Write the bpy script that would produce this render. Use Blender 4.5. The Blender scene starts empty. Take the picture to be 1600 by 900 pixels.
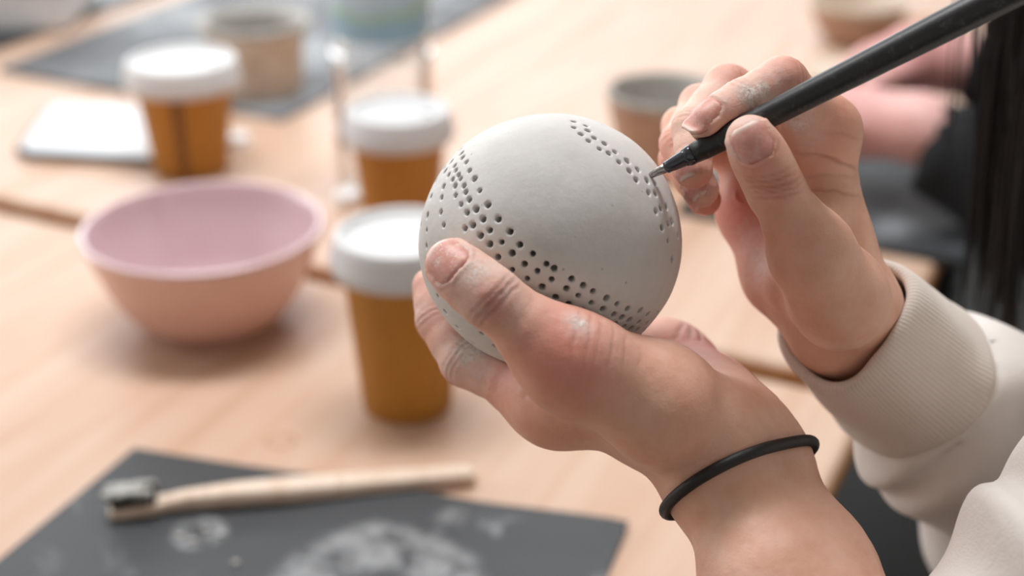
import bpy, bmesh, math, random
import numpy as np
from mathutils import Vector, Matrix
random.seed(7); rng = np.random.default_rng(7)
SC = bpy.context.scene; COL = SC.collection
R = math.radians

# ------------------------------------------------------------------ camera
CAM_H = 1.25; TABLE_Z = 0.75; PITCH = R(25.7); FPX = 2222.0
SP, CP = math.sin(PITCH), math.cos(PITCH)
cd = bpy.data.cameras.new('camera'); cam = bpy.data.objects.new('camera', cd); COL.objects.link(cam)
cam.location = (0, 0, CAM_H); cam.rotation_euler = (R(90) - PITCH, 0, 0)
cd.sensor_width = 36.0; cd.lens = 36.0 * FPX / 1600.0; cd.clip_start = 0.02; cd.clip_end = 60
cd.dof.use_dof = True; cd.dof.focus_distance = 0.505; cd.dof.aperture_fstop = 4.6
SC.camera = cam

# ------------------------------------------------------------------ world, lights, exposure
wd = bpy.data.worlds.new('world'); SC.world = wd; wd.use_nodes = True
wb = wd.node_tree.nodes['Background']
wb.inputs[0].default_value = (0.93, 0.97, 1.0, 1); wb.inputs[1].default_value = 0.5

WIN_BACK, WIN_LEFT, OVERHEAD = 66, 42, 50
def area(name, loc, target, sx, sy, power, color):
    l = bpy.data.lights.new(name, 'AREA'); l.shape = 'RECTANGLE'; l.size = sx; l.size_y = sy
    l.energy = power; l.color = color
    o = bpy.data.objects.new(name, l); COL.objects.link(o); o.location = loc
    o.rotation_euler = (Vector(target) - Vector(loc)).to_track_quat('-Z', 'Y').to_euler()
    return o
# daylight comes in through the windows: one long window in the back wall, one in the left wall
area('window_light', (-0.6, 4.30, 1.75), (-0.3, 0.8, 0.95), 4.4, 1.7, WIN_BACK, (0.94, 0.975, 1.0))
area('window_light', (-3.30, 1.9, 1.75), (0.0, 1.0, 0.95), 2.6, 1.7, WIN_LEFT, (0.94, 0.975, 1.0))
area('overhead_fill', (-0.2, 1.25, 2.84), (-0.2, 1.25, 0), 1.5, 0.5, OVERHEAD, (0.97, 0.985, 1.0))  # added overhead light, brightens ball and hands from above; no known fixture
SC.view_settings.view_transform = 'Standard'; SC.view_settings.look = 'None'
SC.view_settings.exposure = -0.04; SC.view_settings.gamma = 1.0; SC.view_settings.use_curve_mapping = False

# ------------------------------------------------------------------ positions (camera rays to world metres)
RX = np.array([1.0, 0, 0]); UP = np.array([0, SP, CP]); FW = np.array([0, CP, -SP]); CAMP = np.array([0, 0, CAM_H])
def P(u, v, d):            # point seen at photo pixel (u, v) at depth d metres
    return CAMP + FW * d + RX * ((u - 800) / FPX * d) - UP * ((v - 450) / FPX * d)
def G(u, v, z=TABLE_Z):    # point where that ray meets a horizontal plane
    k = (v - 450) / FPX
    return P(u, v, (CAM_H - z) / (SP + k * CP))
def nrm(a):
    a = np.asarray(a, float); return a / max(1e-12, np.linalg.norm(a))

# ------------------------------------------------------------------ scene helpers
def tag(o, label=None, cat=None, group=None, kind=None):
    if label: o['label'] = label
    if cat: o['category'] = cat
    if group: o['group'] = group
    if kind: o['kind'] = kind
    return o
def empty(name, loc, rz=0):
    o = bpy.data.objects.new(name, None); COL.objects.link(o); o.location = tuple(loc)
    o.rotation_euler = (0, 0, rz); o.empty_display_size = 0.02; return o
def mesh_obj(name, verts, faces, material, parent=None, smooth=True, attrs=None, world=False):
    me = bpy.data.meshes.new(name)
    me.from_pydata([tuple(map(float, v)) for v in verts] if not isinstance(verts, np.ndarray) else verts.tolist(), [],
                   faces.tolist() if isinstance(faces, np.ndarray) else faces)
    me.update()
    if attrs:
        for k, a in attrs.items():
            at = me.attributes.new(k, 'FLOAT', 'POINT'); at.data.foreach_set('value', np.asarray(a, np.float32))
    if smooth: me.polygons.foreach_set('use_smooth', [True] * len(me.polygons))
    if material: me.materials.append(material)
    o = bpy.data.objects.new(name, me); COL.objects.link(o)
    if parent:
        o.parent = parent
        if world:   # vertices given in world space
            q = parent; M = Matrix.Identity(4)
            while q is not None:
                M = q.matrix_basis @ M; q = q.parent
            me.transform(M.inverted())
    return o
def bm_obj(name, bm, material, parent=None, smooth=False, bevel=0, seg=2, angle=35):
    me = bpy.data.meshes.new(name); bmesh.ops.recalc_face_normals(bm, faces=bm.faces); bm.to_mesh(me); bm.free()
    if material: me.materials.append(material)
    if smooth: me.polygons.foreach_set('use_smooth', [True] * len(me.polygons))
    o = bpy.data.objects.new(name, me); COL.objects.link(o)
    if parent: o.parent = parent
    if bevel:
        m = o.modifiers.new('bevel', 'BEVEL'); m.width = bevel; m.segments = seg; m.limit_method = 'ANGLE'; m.angle_limit = R(angle)
    return o
def copy_tree(o, parent=None):
    c = o.copy(); COL.objects.link(c); c.parent = parent
    for ch in list(o.children): copy_tree(ch, c)
    return c
def box_bm(sx, sy, sz, cx=0, cy=0, cz=0, bm=None):
    bm = bm or bmesh.new()
    r = bmesh.ops.create_cube(bm, size=1.0)
    for v in r['verts']: v.co = Vector((v.co.x * sx + cx, v.co.y * sy + cy, v.co.z * sz + cz))
    return bm
def lathe(profile, n=64, wob=0, seed=0):
    """profile of (r, z) pairs -> verts, faces; r=0 ends are closed"""
    vs, fs = [], []; rows = []
    ph = np.random.default_rng(seed).uniform(0, 6.28, 4)
    for (r, z) in profile:
        if r < 1e-6:
            rows.append([len(vs)]); vs.append((0, 0, z))
        else:
            row = []
            for i in range(n):
                a = 2 * math.pi * i / n
                w = 1 + wob * (math.sin(2 * a + ph[0]) + .6 * math.sin(3 * a + ph[1] + z * 40) + .4 * math.sin(5 * a + ph[2] - z * 60))
                row.append(len(vs)); vs.append((r * w * math.cos(a), r * w * math.sin(a), z))
            rows.append(row)
    for A, B in zip(rows[:-1], rows[1:]):
        for i in range(n):
            j = (i + 1) % n
            if len(A) == 1 and len(B) == 1: continue
            if len(A) == 1: fs.append((A[0], B[i], B[j]))
            elif len(B) == 1: fs.append((A[i], B[0], A[j]))
            else: fs.append((A[i], B[i], B[j], A[j]))
    return vs, fs
def smooth_profile(pts, n=6):
    """Catmull-Rom through (r,z) points"""
    out = []
    p = [np.array(q, float) for q in pts]
    for i in range(len(p) - 1):
        a, b = p[max(i - 1, 0)], p[i]; c, d = p[i + 1], p[min(i + 2, len(p) - 1)]
        for k in range(n):
            t = k / n
            out.append(tuple(.5 * ((2 * b) + (c - a) * t + (2 * a - 5 * b + 4 * c - d) * t * t + (3 * b - a - 3 * c + d) * t ** 3)))
    out.append(tuple(p[-1])); return [(max(0, r), z) for r, z in out]
def tube(path, radii, n=12, cap=True):
    path = [np.asarray(p, float) for p in path]; vs, fs = [], []
    t0 = nrm(path[1] - path[0]); ref = nrm(np.cross(t0, [0.3, 0.2, 0.93]))
    for i, p in enumerate(path):
        t = nrm(path[min(i + 1, len(path) - 1)] - path[max(i - 1, 0)])
        ref = nrm(ref - t * np.dot(ref, t)); b = np.cross(t, ref)
        r = radii[i] if hasattr(radii, '__len__') else radii
        for k in range(n):
            a = 2 * math.pi * k / n; vs.append(p + (ref * math.cos(a) + b * math.sin(a)) * r)
    for i in range(len(path) - 1):
        for k in range(n):
            j = (k + 1) % n; fs.append((i * n + k, i * n + j, (i + 1) * n + j, (i + 1) * n + k))
    if cap: fs.append(tuple(range(n))[::-1]); fs.append(tuple(range((len(path) - 1) * n, len(path) * n)))
    return vs, fs

# ------------------------------------------------------------------ materials
def srgb(r, g, b):
    f = lambda c: (c / 255 / 12.92) if c / 255 <= .04045 else ((c / 255 + .055) / 1.055) ** 2.4
    return (f(r), f(g), f(b), 1)
class M:
    def __init__(s, name):
        s.m = bpy.data.materials.new(name); s.m.use_nodes = True; s.t = s.m.node_tree; s.b = s.t.nodes['Principled BSDF']
        s.tc = s.t.nodes.new('ShaderNodeTexCoord')
    def n(s, typ, **kw):
        nd = s.t.nodes.new(typ)
        for k, v in kw.items(): setattr(nd, k, v)
        return nd
    def L(s, a, b): s.t.links.new(a, b)
    def set(s, **kw):
        for k, v in kw.items():
            k = k.replace('_', ' ').title().replace('Ior', 'IOR').replace('Sss', 'Subsurface')
            s.b.inputs[k].default_value = v
        return s
    def vec(s, scale=(1, 1, 1), rot=(0, 0, 0), co='Object'):
        mp = s.n('ShaderNodeMapping'); mp.inputs['Scale'].default_value = scale; mp.inputs['Rotation'].default_value = rot
        s.L(s.tc.outputs[co], mp.inputs[0]); return mp.outputs[0]
    def noise(s, scale, detail=4, rough=.55, vec=None, dist=0):
        nd = s.n('ShaderNodeTexNoise'); nd.inputs['Scale'].default_value = scale; nd.inputs['Detail'].default_value = detail
        nd.inputs['Roughness'].default_value = rough; nd.inputs['Distortion'].default_value = dist
        s.L(vec if vec else s.tc.outputs['Object'], nd.inputs['Vector']); return nd.outputs['Fac']
    def ramp(s, fac, stops):
        nd = s.n('ShaderNodeValToRGB'); el = nd.color_ramp.elements
        while len(el) > 1: el.remove(el[0])
        el[0].position = stops[0][0]; el[0].color = stops[0][1]
        for p, c in stops[1:]:
            e = el.new(p); e.color = c
        s.L(fac, nd.inputs[0]); return nd.outputs[0]
    def mix(s, fac, a, b, mode='MIX'):
        nd = s.n('ShaderNodeMix', data_type='RGBA', blend_type=mode)
        for inp, v in ((nd.inputs[0], fac), (nd.inputs[6], a), (nd.inputs[7], b)):
            if isinstance(v, (int, float, tuple)): inp.default_value = v
            else: s.L(v, inp)
        return nd.outputs[2]
    def math(s, op, a, b=0.0, c=None):
        nd = s.n('ShaderNodeMath', operation=op)
        for i, v in enumerate((a, b) if c is None else (a, b, c)):
            if isinstance(v, (int, float)): nd.inputs[i].default_value = v
            else: s.L(v, nd.inputs[i])
        return nd.outputs[0]
    def attr(s, name):
        nd = s.n('ShaderNodeAttribute'); nd.attribute_name = name; return nd.outputs['Fac']
    def bump(s, h, strength=.3, dist=.001):
        nd = s.n('ShaderNodeBump'); nd.inputs['Strength'].default_value = strength; nd.inputs['Distance'].default_value = dist
        s.L(h, nd.inputs['Height'])
        if s.b.inputs['Normal'].is_linked: s.L(s.b.inputs['Normal'].links[0].from_socket, nd.inputs['Normal'])
        s.L(nd.outputs[0], s.b.inputs['Normal'])
    def color(s, c):
        if isinstance(c, tuple): s.b.inputs['Base Color'].default_value = c
        else: s.L(c, s.b.inputs['Base Color'])
        return s
def plain(name, c, rough=.5, bumpy=0, **kw):
    m = M(name); nz = m.noise(60, 3)
    m.color(m.mix(.5, c, m.mix(nz, tuple(x * .9 for x in c[:3]) + (1,), tuple(min(1, x * 1.1) for x in c[:3]) + (1,))))
    m.set(roughness=rough, **kw)
    if bumpy: m.bump(m.noise(900, 3), bumpy, .0004)
    return m.m
def wood_mat(name, c1, c2, c3, scale=1.0, rough=.34, axis_rot=0, spec=.5):
    m = M(name)
    v = m.vec((26 * scale, 1.6 * scale, 6 * scale), (0, 0, axis_rot))
    g = m.noise(1.0, 6, .6, v, 1.2)
    v2 = m.vec((260 * scale, 6 * scale, 60 * scale), (0, 0, axis_rot))
    f = m.noise(1.0, 3, .7, v2, .4)
    big = m.noise(2.2, 2, .5)
    a = m.ramp(g, [(.3, c1), (.52, c2), (.72, c3)])
    a = m.mix(m.math('MULTIPLY', m.ramp(f, [(.35, (0, 0, 0, 1)), (.75, (1, 1, 1, 1))]), .25), a, c3)
    a = m.mix(m.math('MULTIPLY', big, .3), a, c1)
    m.color(a); m.set(roughness=rough, specular_ior_level=spec)
    m.bump(f, .08, .0005)
    return m
MAT = {}
MAT['table'] = wood_mat('birch_tabletop', srgb(208, 181, 162), srgb(200, 166, 143), srgb(186, 144, 114), 1.0, .44, 0, .42).m
MAT['table_edge'] = wood_mat('amber_table_edge', srgb(205, 150, 92), srgb(196, 136, 76), srgb(170, 108, 52), 1.0, .4).m
MAT['leg_metal'] = plain('dark_metal', (.02, .02, .022, 1), .4)
MAT['floor'] = plain('dark_floor', (.012, .011, .011, 1), .6)

# clay ball: pale grey stoneware, faint stains, tiny pits, dark inside the holes comes from depth
m = M('dry_clay')
big = m.noise(28, 4, .6); fine = m.noise(260, 4, .65); pit = m.n('ShaderNodeTexVoronoi'); pit.inputs['Scale'].default_value = 210
m.L(m.tc.outputs['Object'], pit.inputs['Vector'])
c = m.ramp(big, [(.3, srgb(203, 201, 198)), (.5, srgb(213, 211, 208)), (.7, srgb(220, 218, 216))])
c = m.mix(m.math('MULTIPLY', fine, .35), c, srgb(186, 178, 172))
sp = m.ramp(pit.outputs['Distance'], [(.06, (1, 1, 1, 1)), (.13, (0, 0, 0, 1))])
msk = m.ramp(m.noise(60, 2), [(.56, (0, 0, 0, 1)), (.64, (1, 1, 1, 1))])
c = m.mix(m.math('MULTIPLY', sp, m.math('MULTIPLY', msk, .5)), c, srgb(120, 112, 104))
m.color(c); m.set(roughness=.72, specular_ior_level=.3)
m.bump(m.noise(70, 5, .6), .35, .0012); m.bump(fine, .25, .0004); m.bump(sp, -.2, .0003)
MAT['clay'] = m.m

# skin: colour from anatomy attributes (pinkness, dusting of clay), fine wrinkles as relief
def skin(name, base, pink, dark):
    m = M(name)
    mot = m.noise(90, 4, .6); fine = m.noise(700, 4, .65)
    c = m.mix(m.ramp(mot, [(.35, (0, 0, 0, 1)), (.7, (1, 1, 1, 1))]), base, dark)
    c = m.mix(m.attr('red'), c, pink)
    crease = m.attr('crease'); c = m.mix(m.math('MULTIPLY', crease, .55), c, srgb(150, 78, 62))
    dn = m.noise(420, 5, .7); dn2 = m.noise(70, 4, .6)
    da = m.attr('dust')
    dm = m.math('MULTIPLY', da, m.math('ADD', m.math('MULTIPLY', m.ramp(dn, [(.36, (0, 0, 0, 1)), (.64, (1, 1, 1, 1))]), .4), m.math('MULTIPLY', dn2, .75)))
    dm = m.math('MINIMUM', m.math('MULTIPLY', dm, 1.45), .85)
    cl = m.math('MULTIPLY', m.ramp(da, [(.58, (0, 0, 0, 1)), (.9, (1, 1, 1, 1))]), m.ramp(m.noise(640, 5, .75), [(.44, (0, 0, 0, 1)), (.54, (1, 1, 1, 1))]))
    c = m.mix(dm, c, srgb(222, 206, 198)); c = m.mix(m.math('MULTIPLY', cl, .7), c, srgb(244, 240, 234))
    m.color(c)
    m.b.subsurface_method = 'RANDOM_WALK'
    m.set(subsurface_weight=.12, subsurface_scale=.006, specular_ior_level=.42)
    m.b.inputs['Subsurface Radius'].default_value = (1.0, .35, .2)
    m.L(m.math('ADD', .5, m.math('MULTIPLY', dm, .4)), m.b.inputs['Roughness'])
    vo = m.n('ShaderNodeTexVoronoi', feature='DISTANCE_TO_EDGE'); vo.inputs['Scale'].default_value = 620
    m.L(m.vec((1, 1, 1.5)), vo.inputs['Vector'])
    m.bump(vo.outputs['Distance'], .22, .0004); m.bump(fine, .25, .0004); m.bump(m.noise(160, 4, .6), .12, .0010)
    m.bump(m.math('MULTIPLY', dm, dn), .3, .0006); m.bump(cl, .5, .0006)
    return m.m
MAT['skin'] = skin('skin', srgb(228, 182, 160), srgb(216, 124, 110), srgb(218, 166, 140))
MAT['skin2'] = skin('rosy_skin', srgb(230, 190, 182), srgb(216, 146, 144), srgb(216, 164, 156))
m = M('fingernail'); nz = m.noise(300, 4, .6)
c = m.mix(m.ramp(nz, [(.4, (0, 0, 0, 1)), (.65, (1, 1, 1, 1))]), srgb(206, 142, 130), srgb(216, 162, 150))
dm = m.math('MULTIPLY', m.attr('dust'), m.ramp(m.noise(700, 5, .75), [(.52, (0, 0, 0, 1)), (.58, (1, 1, 1, 1))]))
dm = m.math('MULTIPLY', dm, m.ramp(m.noise(230, 3, .6), [(.46, (.08, .08, .08, 1)), (.6, (1, 1, 1, 1))]))
c = m.mix(m.attr('edge'), c, srgb(226, 205, 192)); c = m.mix(dm, c, srgb(226, 212, 200))
m.color(c); m.set(roughness=.42, specular_ior_level=.4, subsurface_weight=.1, subsurface_scale=.003); m.bump(m.noise(300, 3), .15, .0004)
MAT['nail'] = m.m
m = M('knit_beige'); v = m.vec((1, 1, 1)); nz = m.noise(45, 4, .6); weave = m.noise(1500, 2, .6)
m.color(m.mix(nz, srgb(228, 221, 215), srgb(216, 207, 200))); m.set(roughness=.9, sheen_weight=.25, specular_ior_level=.15)
m.bump(weave, .5, .0006); m.bump(m.noise(120, 3), .25, .0015)
MAT['sweat'] = m.m
m = M('rib_knit_beige'); nz = m.noise(45, 4, .6)
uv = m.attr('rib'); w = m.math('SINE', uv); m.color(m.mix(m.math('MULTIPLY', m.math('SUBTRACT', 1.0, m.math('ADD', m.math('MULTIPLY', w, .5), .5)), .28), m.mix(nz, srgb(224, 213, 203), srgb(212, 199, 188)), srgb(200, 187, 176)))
m.set(roughness=.92, sheen_weight=.25, specular_ior_level=.15); m.bump(w, .22, .0004); m.bump(m.noise(1400, 2), .35, .0004)
MAT['rib'] = m.m
MAT['trousers'] = plain('black_cloth', (.006, .006, .007, 1), .95)
MAT['black_sleeve'] = plain('black_knit', (.008, .009, .011, 1), .95)
m = M('dark_brown_hair'); nz = m.noise(1, 3, .6, m.vec((900, 900, 14)))
m.color(m.ramp(nz, [(.3, (.004, .0028, .0026, 1)), (.6, (.009, .006, .0055, 1)), (.8, (.018, .011, .010, 1))])); m.set(roughness=.6, specular_ior_level=.2)
MAT['hair'] = m.m
MAT['band'] = plain('black_elastic', (.008, .008, .009, 1), .55, .5)
m = M('black_barrel'); m.color(m.mix(m.math('MULTIPLY', m.ramp(m.noise(260, 5, .7), [(.55, (0, 0, 0, 1)), (.75, (1, 1, 1, 1))]), .35), (.012, .012, .013, 1), srgb(120, 116, 112)))
m.set(roughness=.42, specular_ior_level=.5); m.bump(m.noise(900, 3), .2, .0003); MAT['barrel'] = m.m
m = M('grey_glossy_plastic'); m.color((.07, .072, .085, 1)); m.set(roughness=.16, metallic=.6); MAT['cone'] = m.m
m = M('worn_steel'); m.color(m.mix(m.noise(800, 3), srgb(120, 116, 116), srgb(200, 198, 198))); m.set(roughness=.25, metallic=1.0); MAT['steel'] = m.m
# cups
m = M('kraft_paper'); nz = m.noise(1, 4, .6, m.vec((240, 240, 30)))
m.color(m.mix(nz, srgb(188, 134, 58), srgb(172, 114, 42))); m.set(roughness=.6, specular_ior_level=.3); m.bump(m.noise(700, 3), .1, .0003)
MAT['kraft'] = m.m
MAT['kraft_dark'] = plain('brown_seam_shading', srgb(120, 78, 36), .6)  # dark brown for the cup seam, its shading put into the colour
MAT['lid'] = plain('white_plastic_lid', srgb(212, 212, 213), .38)
MAT['paper_white'] = plain('white_paper', srgb(205, 208, 212), .5)
MAT['cap'] = plain('bright_white_highlight', srgb(245, 246, 248), .12)  # white of the discs that stand in for blurred highlights
m = M('pink_ceramic'); m.color(m.mix(m.noise(30, 3), srgb(224, 184, 170), srgb(218, 174, 158))); m.set(roughness=.32, coat_weight=.3); MAT['pink_out'] = m.m
m = M('mauve_glaze'); m.color(m.mix(m.noise(30, 3), srgb(212, 184, 188), srgb(206, 174, 178))); m.set(roughness=.2, coat_weight=.5); MAT['pink_in'] = m.m
def pot_mat(name, a, b):
    m = M(name); m.color(m.mix(m.ramp(m.noise(40, 4), [(.35, (0, 0, 0, 1)), (.7, (1, 1, 1, 1))]), a, b)); m.set(roughness=.6); m.bump(m.noise(200, 4), .3, .001); return m.m
MAT['pot_grey'] = pot_mat('grey_clay', srgb(176, 172, 166), srgb(150, 146, 140))
MAT['pot_brown'] = pot_mat('brown_clay', srgb(190, 158, 136), srgb(170, 134, 112))
MAT['pot_cream'] = pot_mat('cream_clay', srgb(214, 200, 184), srgb(190, 170, 150))
MAT['bamboo'] = wood_mat('bamboo', srgb(232, 214, 198), srgb(224, 202, 182), srgb(208, 178, 152), 3.0, .5).m
MAT['amber_wood'] = wood_mat('amber_wood', srgb(196, 134, 74), srgb(186, 118, 58), srgb(160, 96, 44), 3.0, .5).m
MAT['bristle'] = plain('charcoal_bristle', srgb(58, 58, 56), .7)
MAT['wet_clay'] = plain('wet_grey_clay', srgb(168, 168, 162), .35)
MAT['dark_mat_edge'] = plain('black_board_edge', (.02, .02, .02, 1), .5)
def mat_mat(name, base, dustc, lo, hi, scale=9, rough=.5, ring=None):
    m = M(name)
    n1 = m.noise(scale, 6, .62, None, .8); n2 = m.noise(scale * 8, 4, .6)
    mask = m.math('MULTIPLY', m.ramp(n1, [(lo, (0, 0, 0, 1)), (hi, (1, 1, 1, 1))]), m.math('ADD', .55, m.math('MULTIPLY', n2, .6)))
    if ring:
        for (cx, cy, r0, r1, amt, thr) in ring:
            sep = m.n('ShaderNodeVectorMath', operation='DISTANCE'); m.L(m.tc.outputs['Object'], sep.inputs[0]); sep.inputs[1].default_value = (cx, cy, 0)
            wob = m.math('ADD', sep.outputs['Value'], m.math('MULTIPLY', m.math('SUBTRACT', m.noise(22, 3), .5), .03))
            band = m.ramp(m.math('DIVIDE', wob, r1 * 1.4), [(max(0, r0 / r1 / 1.4 - .1), (0, 0, 0, 1)), (r0 / r1 / 1.4 + .04, (1, 1, 1, 1)), (.62, (1, 1, 1, 1)), (.75, (0, 0, 0, 1))])
            br = m.ramp(m.noise(38, 5, .65), [(thr, (0, 0, 0, 1)), (thr + .22, (1, 1, 1, 1))])
            mask = m.math('MAXIMUM', mask, m.math('MULTIPLY', m.math('MULTIPLY', band, br), amt))
    m.color(m.mix(mask, base, dustc)); m.set(roughness=rough, specular_ior_level=.35); m.bump(m.noise(500, 3), .2, .0004)
    return m.m

# ------------------------------------------------------------------ signed-distance modelling
class Cone:      # round cone between a and b
    def __init__(s, a, b, ra, rb):
        s.a = np.asarray(a, float); s.b = np.asarray(b, float); s.ra, s.rb = ra, rb
        s.c = (s.a + s.b) / 2; s.R = np.linalg.norm(s.b - s.a) / 2 + max(ra, rb)
        s.ba = s.b - s.a; s.l2 = max(1e-12, s.ba @ s.ba); s.rr = ra - rb; s.a2 = max(1e-12, s.l2 - s.rr ** 2); s.il2 = 1 / s.l2
    def d(s, p):
        pa = p - s.a; y = pa @ s.ba; z = y - s.l2
        x2 = ((pa * s.l2 - y[:, None] * s.ba) ** 2).sum(1); y2 = y * y * s.l2; z2 = z * z * s.l2
        k = np.sign(s.rr) * s.rr * s.rr * x2
        r = (np.sqrt(x2 * s.a2 * s.il2) + y * s.rr) * s.il2 - s.ra
        c1 = np.sign(z) * s.a2 * z2 > k; c2 = np.sign(y) * s.a2 * y2 < k
        r = np.where(c2, np.sqrt(x2 + y2) * s.il2 - s.ra, r)
        return np.where(c1, np.sqrt(x2 + z2) * s.il2 - s.rb, r)
class Ell:       # ellipsoid, axes = 3x3 rows
    def __init__(s, c, r, axes=None):
        s.c = np.asarray(c, float); s.r = np.asarray(r, float); s.ax = np.eye(3) if axes is None else np.asarray(axes, float); s.R = max(r)
    def d(s, p):
        q = (p - s.c) @ s.ax.T; k0 = np.linalg.norm(q / s.r, axis=1); k1 = np.linalg.norm(q / s.r ** 2, axis=1)
        return k0 * (k0 - 1) / np.maximum(k1, 1e-9)
BIG = 0.08
def smin(a, b, k):
    h = np.maximum(k - np.abs(a - b), 0) / k; return np.minimum(a, b) - h * h * k * .25
def smax(a, b, k): return -smin(-a, -b, k)
class Node:      # smooth union of children
    def __init__(s, kids, k): s.kids = kids; s.k = k; s.bound()
    def bound(s):
        s.C = np.array([q.c for q in s.kids]); s.RR = np.array([q.R for q in s.kids])
        s.c = np.mean([q.c for q in s.kids], axis=0); s.R = max(np.linalg.norm(q.c - s.c) + q.R for q in s.kids) + s.k
    def d(s, p, cut=None):
        out = np.full(len(p), BIG)
        c = p.mean(0); rad = math.sqrt(((p - c) ** 2).sum(1).max())
        near = np.sqrt(((s.C - c) ** 2).sum(1)) - s.RR - rad < .012 + 2.4 * s.k
        for i in np.flatnonzero(near):
            out = smin(out, s.kids[i].d(p), s.k)
        return out
class Fn:
    def __init__(s, f, c, R_): s.f = f; s.c = np.asarray(c, float); s.R = R_
    def d(s, p): return s.f(p)
def mesh_sdf(f, lo, hi, h, B=12):
    """surface nets over sparse blocks; f(points)->distance"""
    lo = np.asarray(lo, float); hi = np.asarray(hi, float)
    nb = np.ceil((hi - lo) / (h * B)).astype(int)
    bi = np.stack(np.meshgrid(*[np.arange(k) for k in nb], indexing='ij'), -1).reshape(-1, 3)
    ctr = lo + (bi + .5) * B * h
    rad = B * h * .5 * 1.7321 * 1.15 + h
    dv = np.concatenate([f(ctr[i:i + 64]) for i in range(0, len(ctr), 64)]) if len(ctr) else np.zeros(0)
    bi = bi[np.abs(dv) < rad * 1.25 + .007]
    n = B + 1; loc = np.stack(np.meshgrid(*[np.arange(n)] * 3, indexing='ij'), -1).reshape(-1, 3)
    off = np.array([[i, j, k] for i in (0, 1) for j in (0, 1) for k in (0, 1)])
    keys, poss, quads = [], [], []
    S = 1 << 20
    key = lambda g: (g[..., 0] * S + g[..., 1]) * S + g[..., 2]
    for b in bi:
        g0 = b * B; d = f(lo + (g0 + loc) * h)
        if d.min() > 0 or d.max() < 0: continue
        D = d.reshape(n, n, n); s = D < 0
        cs = [s[o[0]:o[0] + B, o[1]:o[1] + B, o[2]:o[2] + B] for o in off]
        cnt = sum(c.astype(int) for c in cs); act = np.argwhere((cnt > 0) & (cnt < 8))
        if len(act):
            vals = np.stack([D[act[:, 0] + o[0], act[:, 1] + o[1], act[:, 2] + o[2]] for o in off], 1)
            acc = np.zeros((len(act), 3)); w = np.zeros(len(act))
            for i in range(8):
                for j in range(i + 1, 8):
                    if abs(off[i] - off[j]).sum() != 1: continue
                    va, vb = vals[:, i], vals[:, j]; x = (va < 0) != (vb < 0)
                    t = np.where(x, va / np.where(x, va - vb, 1), 0)[:, None]
                    acc += np.where(x[:, None], off[i] + (off[j] - off[i]) * t, 0); w += x
            keys.append(key(act + g0 + 4)); poss.append(lo + (act + g0 + acc / w[:, None]) * h)
        for ax in range(3):
            o = np.zeros(3, int); o[ax] = 1
            s0 = s[:B, :B, :B]; s1 = s[o[0]:o[0] + B, o[1]:o[1] + B, o[2]:o[2] + B]
            e = np.argwhere(s0 != s1)
            if not len(e): continue
            flip = s0[e[:, 0], e[:, 1], e[:, 2]]; g = e + g0 + 4
            u = np.zeros(3, int); v = np.zeros(3, int); u[(ax + 1) % 3] = 1; v[(ax + 2) % 3] = 1
            q = np.stack([key(g), key(g - u), key(g - u - v), key(g - v)], 1)
            q[~flip] = q[~flip][:, ::-1]; quads.append(q)
    keys = np.concatenate(keys); pos = np.concatenate(poss); quads = np.concatenate(quads)
    order = np.argsort(keys); ks = keys[order]; pos = pos[order]
    idx = np.searchsorted(ks, quads); idx = np.clip(idx, 0, len(ks) - 1)
    ok = (ks[idx] == quads).all(1); return pos, idx[ok]
def batch(f, p, n=1500):
    if len(p) == 0: return np.zeros(0)
    # spatially sorted batches so culling works
    k = np.floor(p / .02).astype(int); o = np.lexsort((k[:, 2], k[:, 1], k[:, 0])); out = np.empty(len(p))
    for i in range(0, len(p), n):
        j = o[i:i + n]; out[j] = f(p[j])
    return out
TET = np.array([[1, -1, -1], [-1, -1, 1], [-1, 1, -1], [1, 1, 1]], float)
def grad(f, p, e=.0003):
    g = np.zeros_like(p)
    for t in TET: g += t * batch(f, p + t * e)[:, None]
    return g / np.maximum(np.linalg.norm(g, axis=1), 1e-12)[:, None]
def project(f, pos, it=1):
    for _ in range(it):
        g = grad(f, pos); d = batch(f, pos); pos = pos - g * np.clip(d, -.001, .001)[:, None]
    return pos, grad(f, pos)
def vnoise(p, scale, seed=0):
    """cheap smooth value noise, -1..1"""
    q = p * scale; i = np.floor(q).astype(np.int64); fr = q - i; fr = fr * fr * (3 - 2 * fr); out = 0
    for dx in (0, 1):
        for dy in (0, 1):
            for dz in (0, 1):
                hsh = ((i[:, 0] + dx) * 73856093 ^ (i[:, 1] + dy) * 19349663 ^ (i[:, 2] + dz) * 83492791 ^ seed * 2654435761) & 0xFFFFF
                hsh = (hsh * 1103515245 + 12345) & 0x7FFFFFF; val = (hsh % 10007) / 5003.5 - 1
                w = (fr[:, 0] if dx else 1 - fr[:, 0]) * (fr[:, 1] if dy else 1 - fr[:, 1]) * (fr[:, 2] if dz else 1 - fr[:, 2])
                out = out + val * w
    return out

QUAL = 1.0      # voxel scale for the modelled bodies
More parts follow.
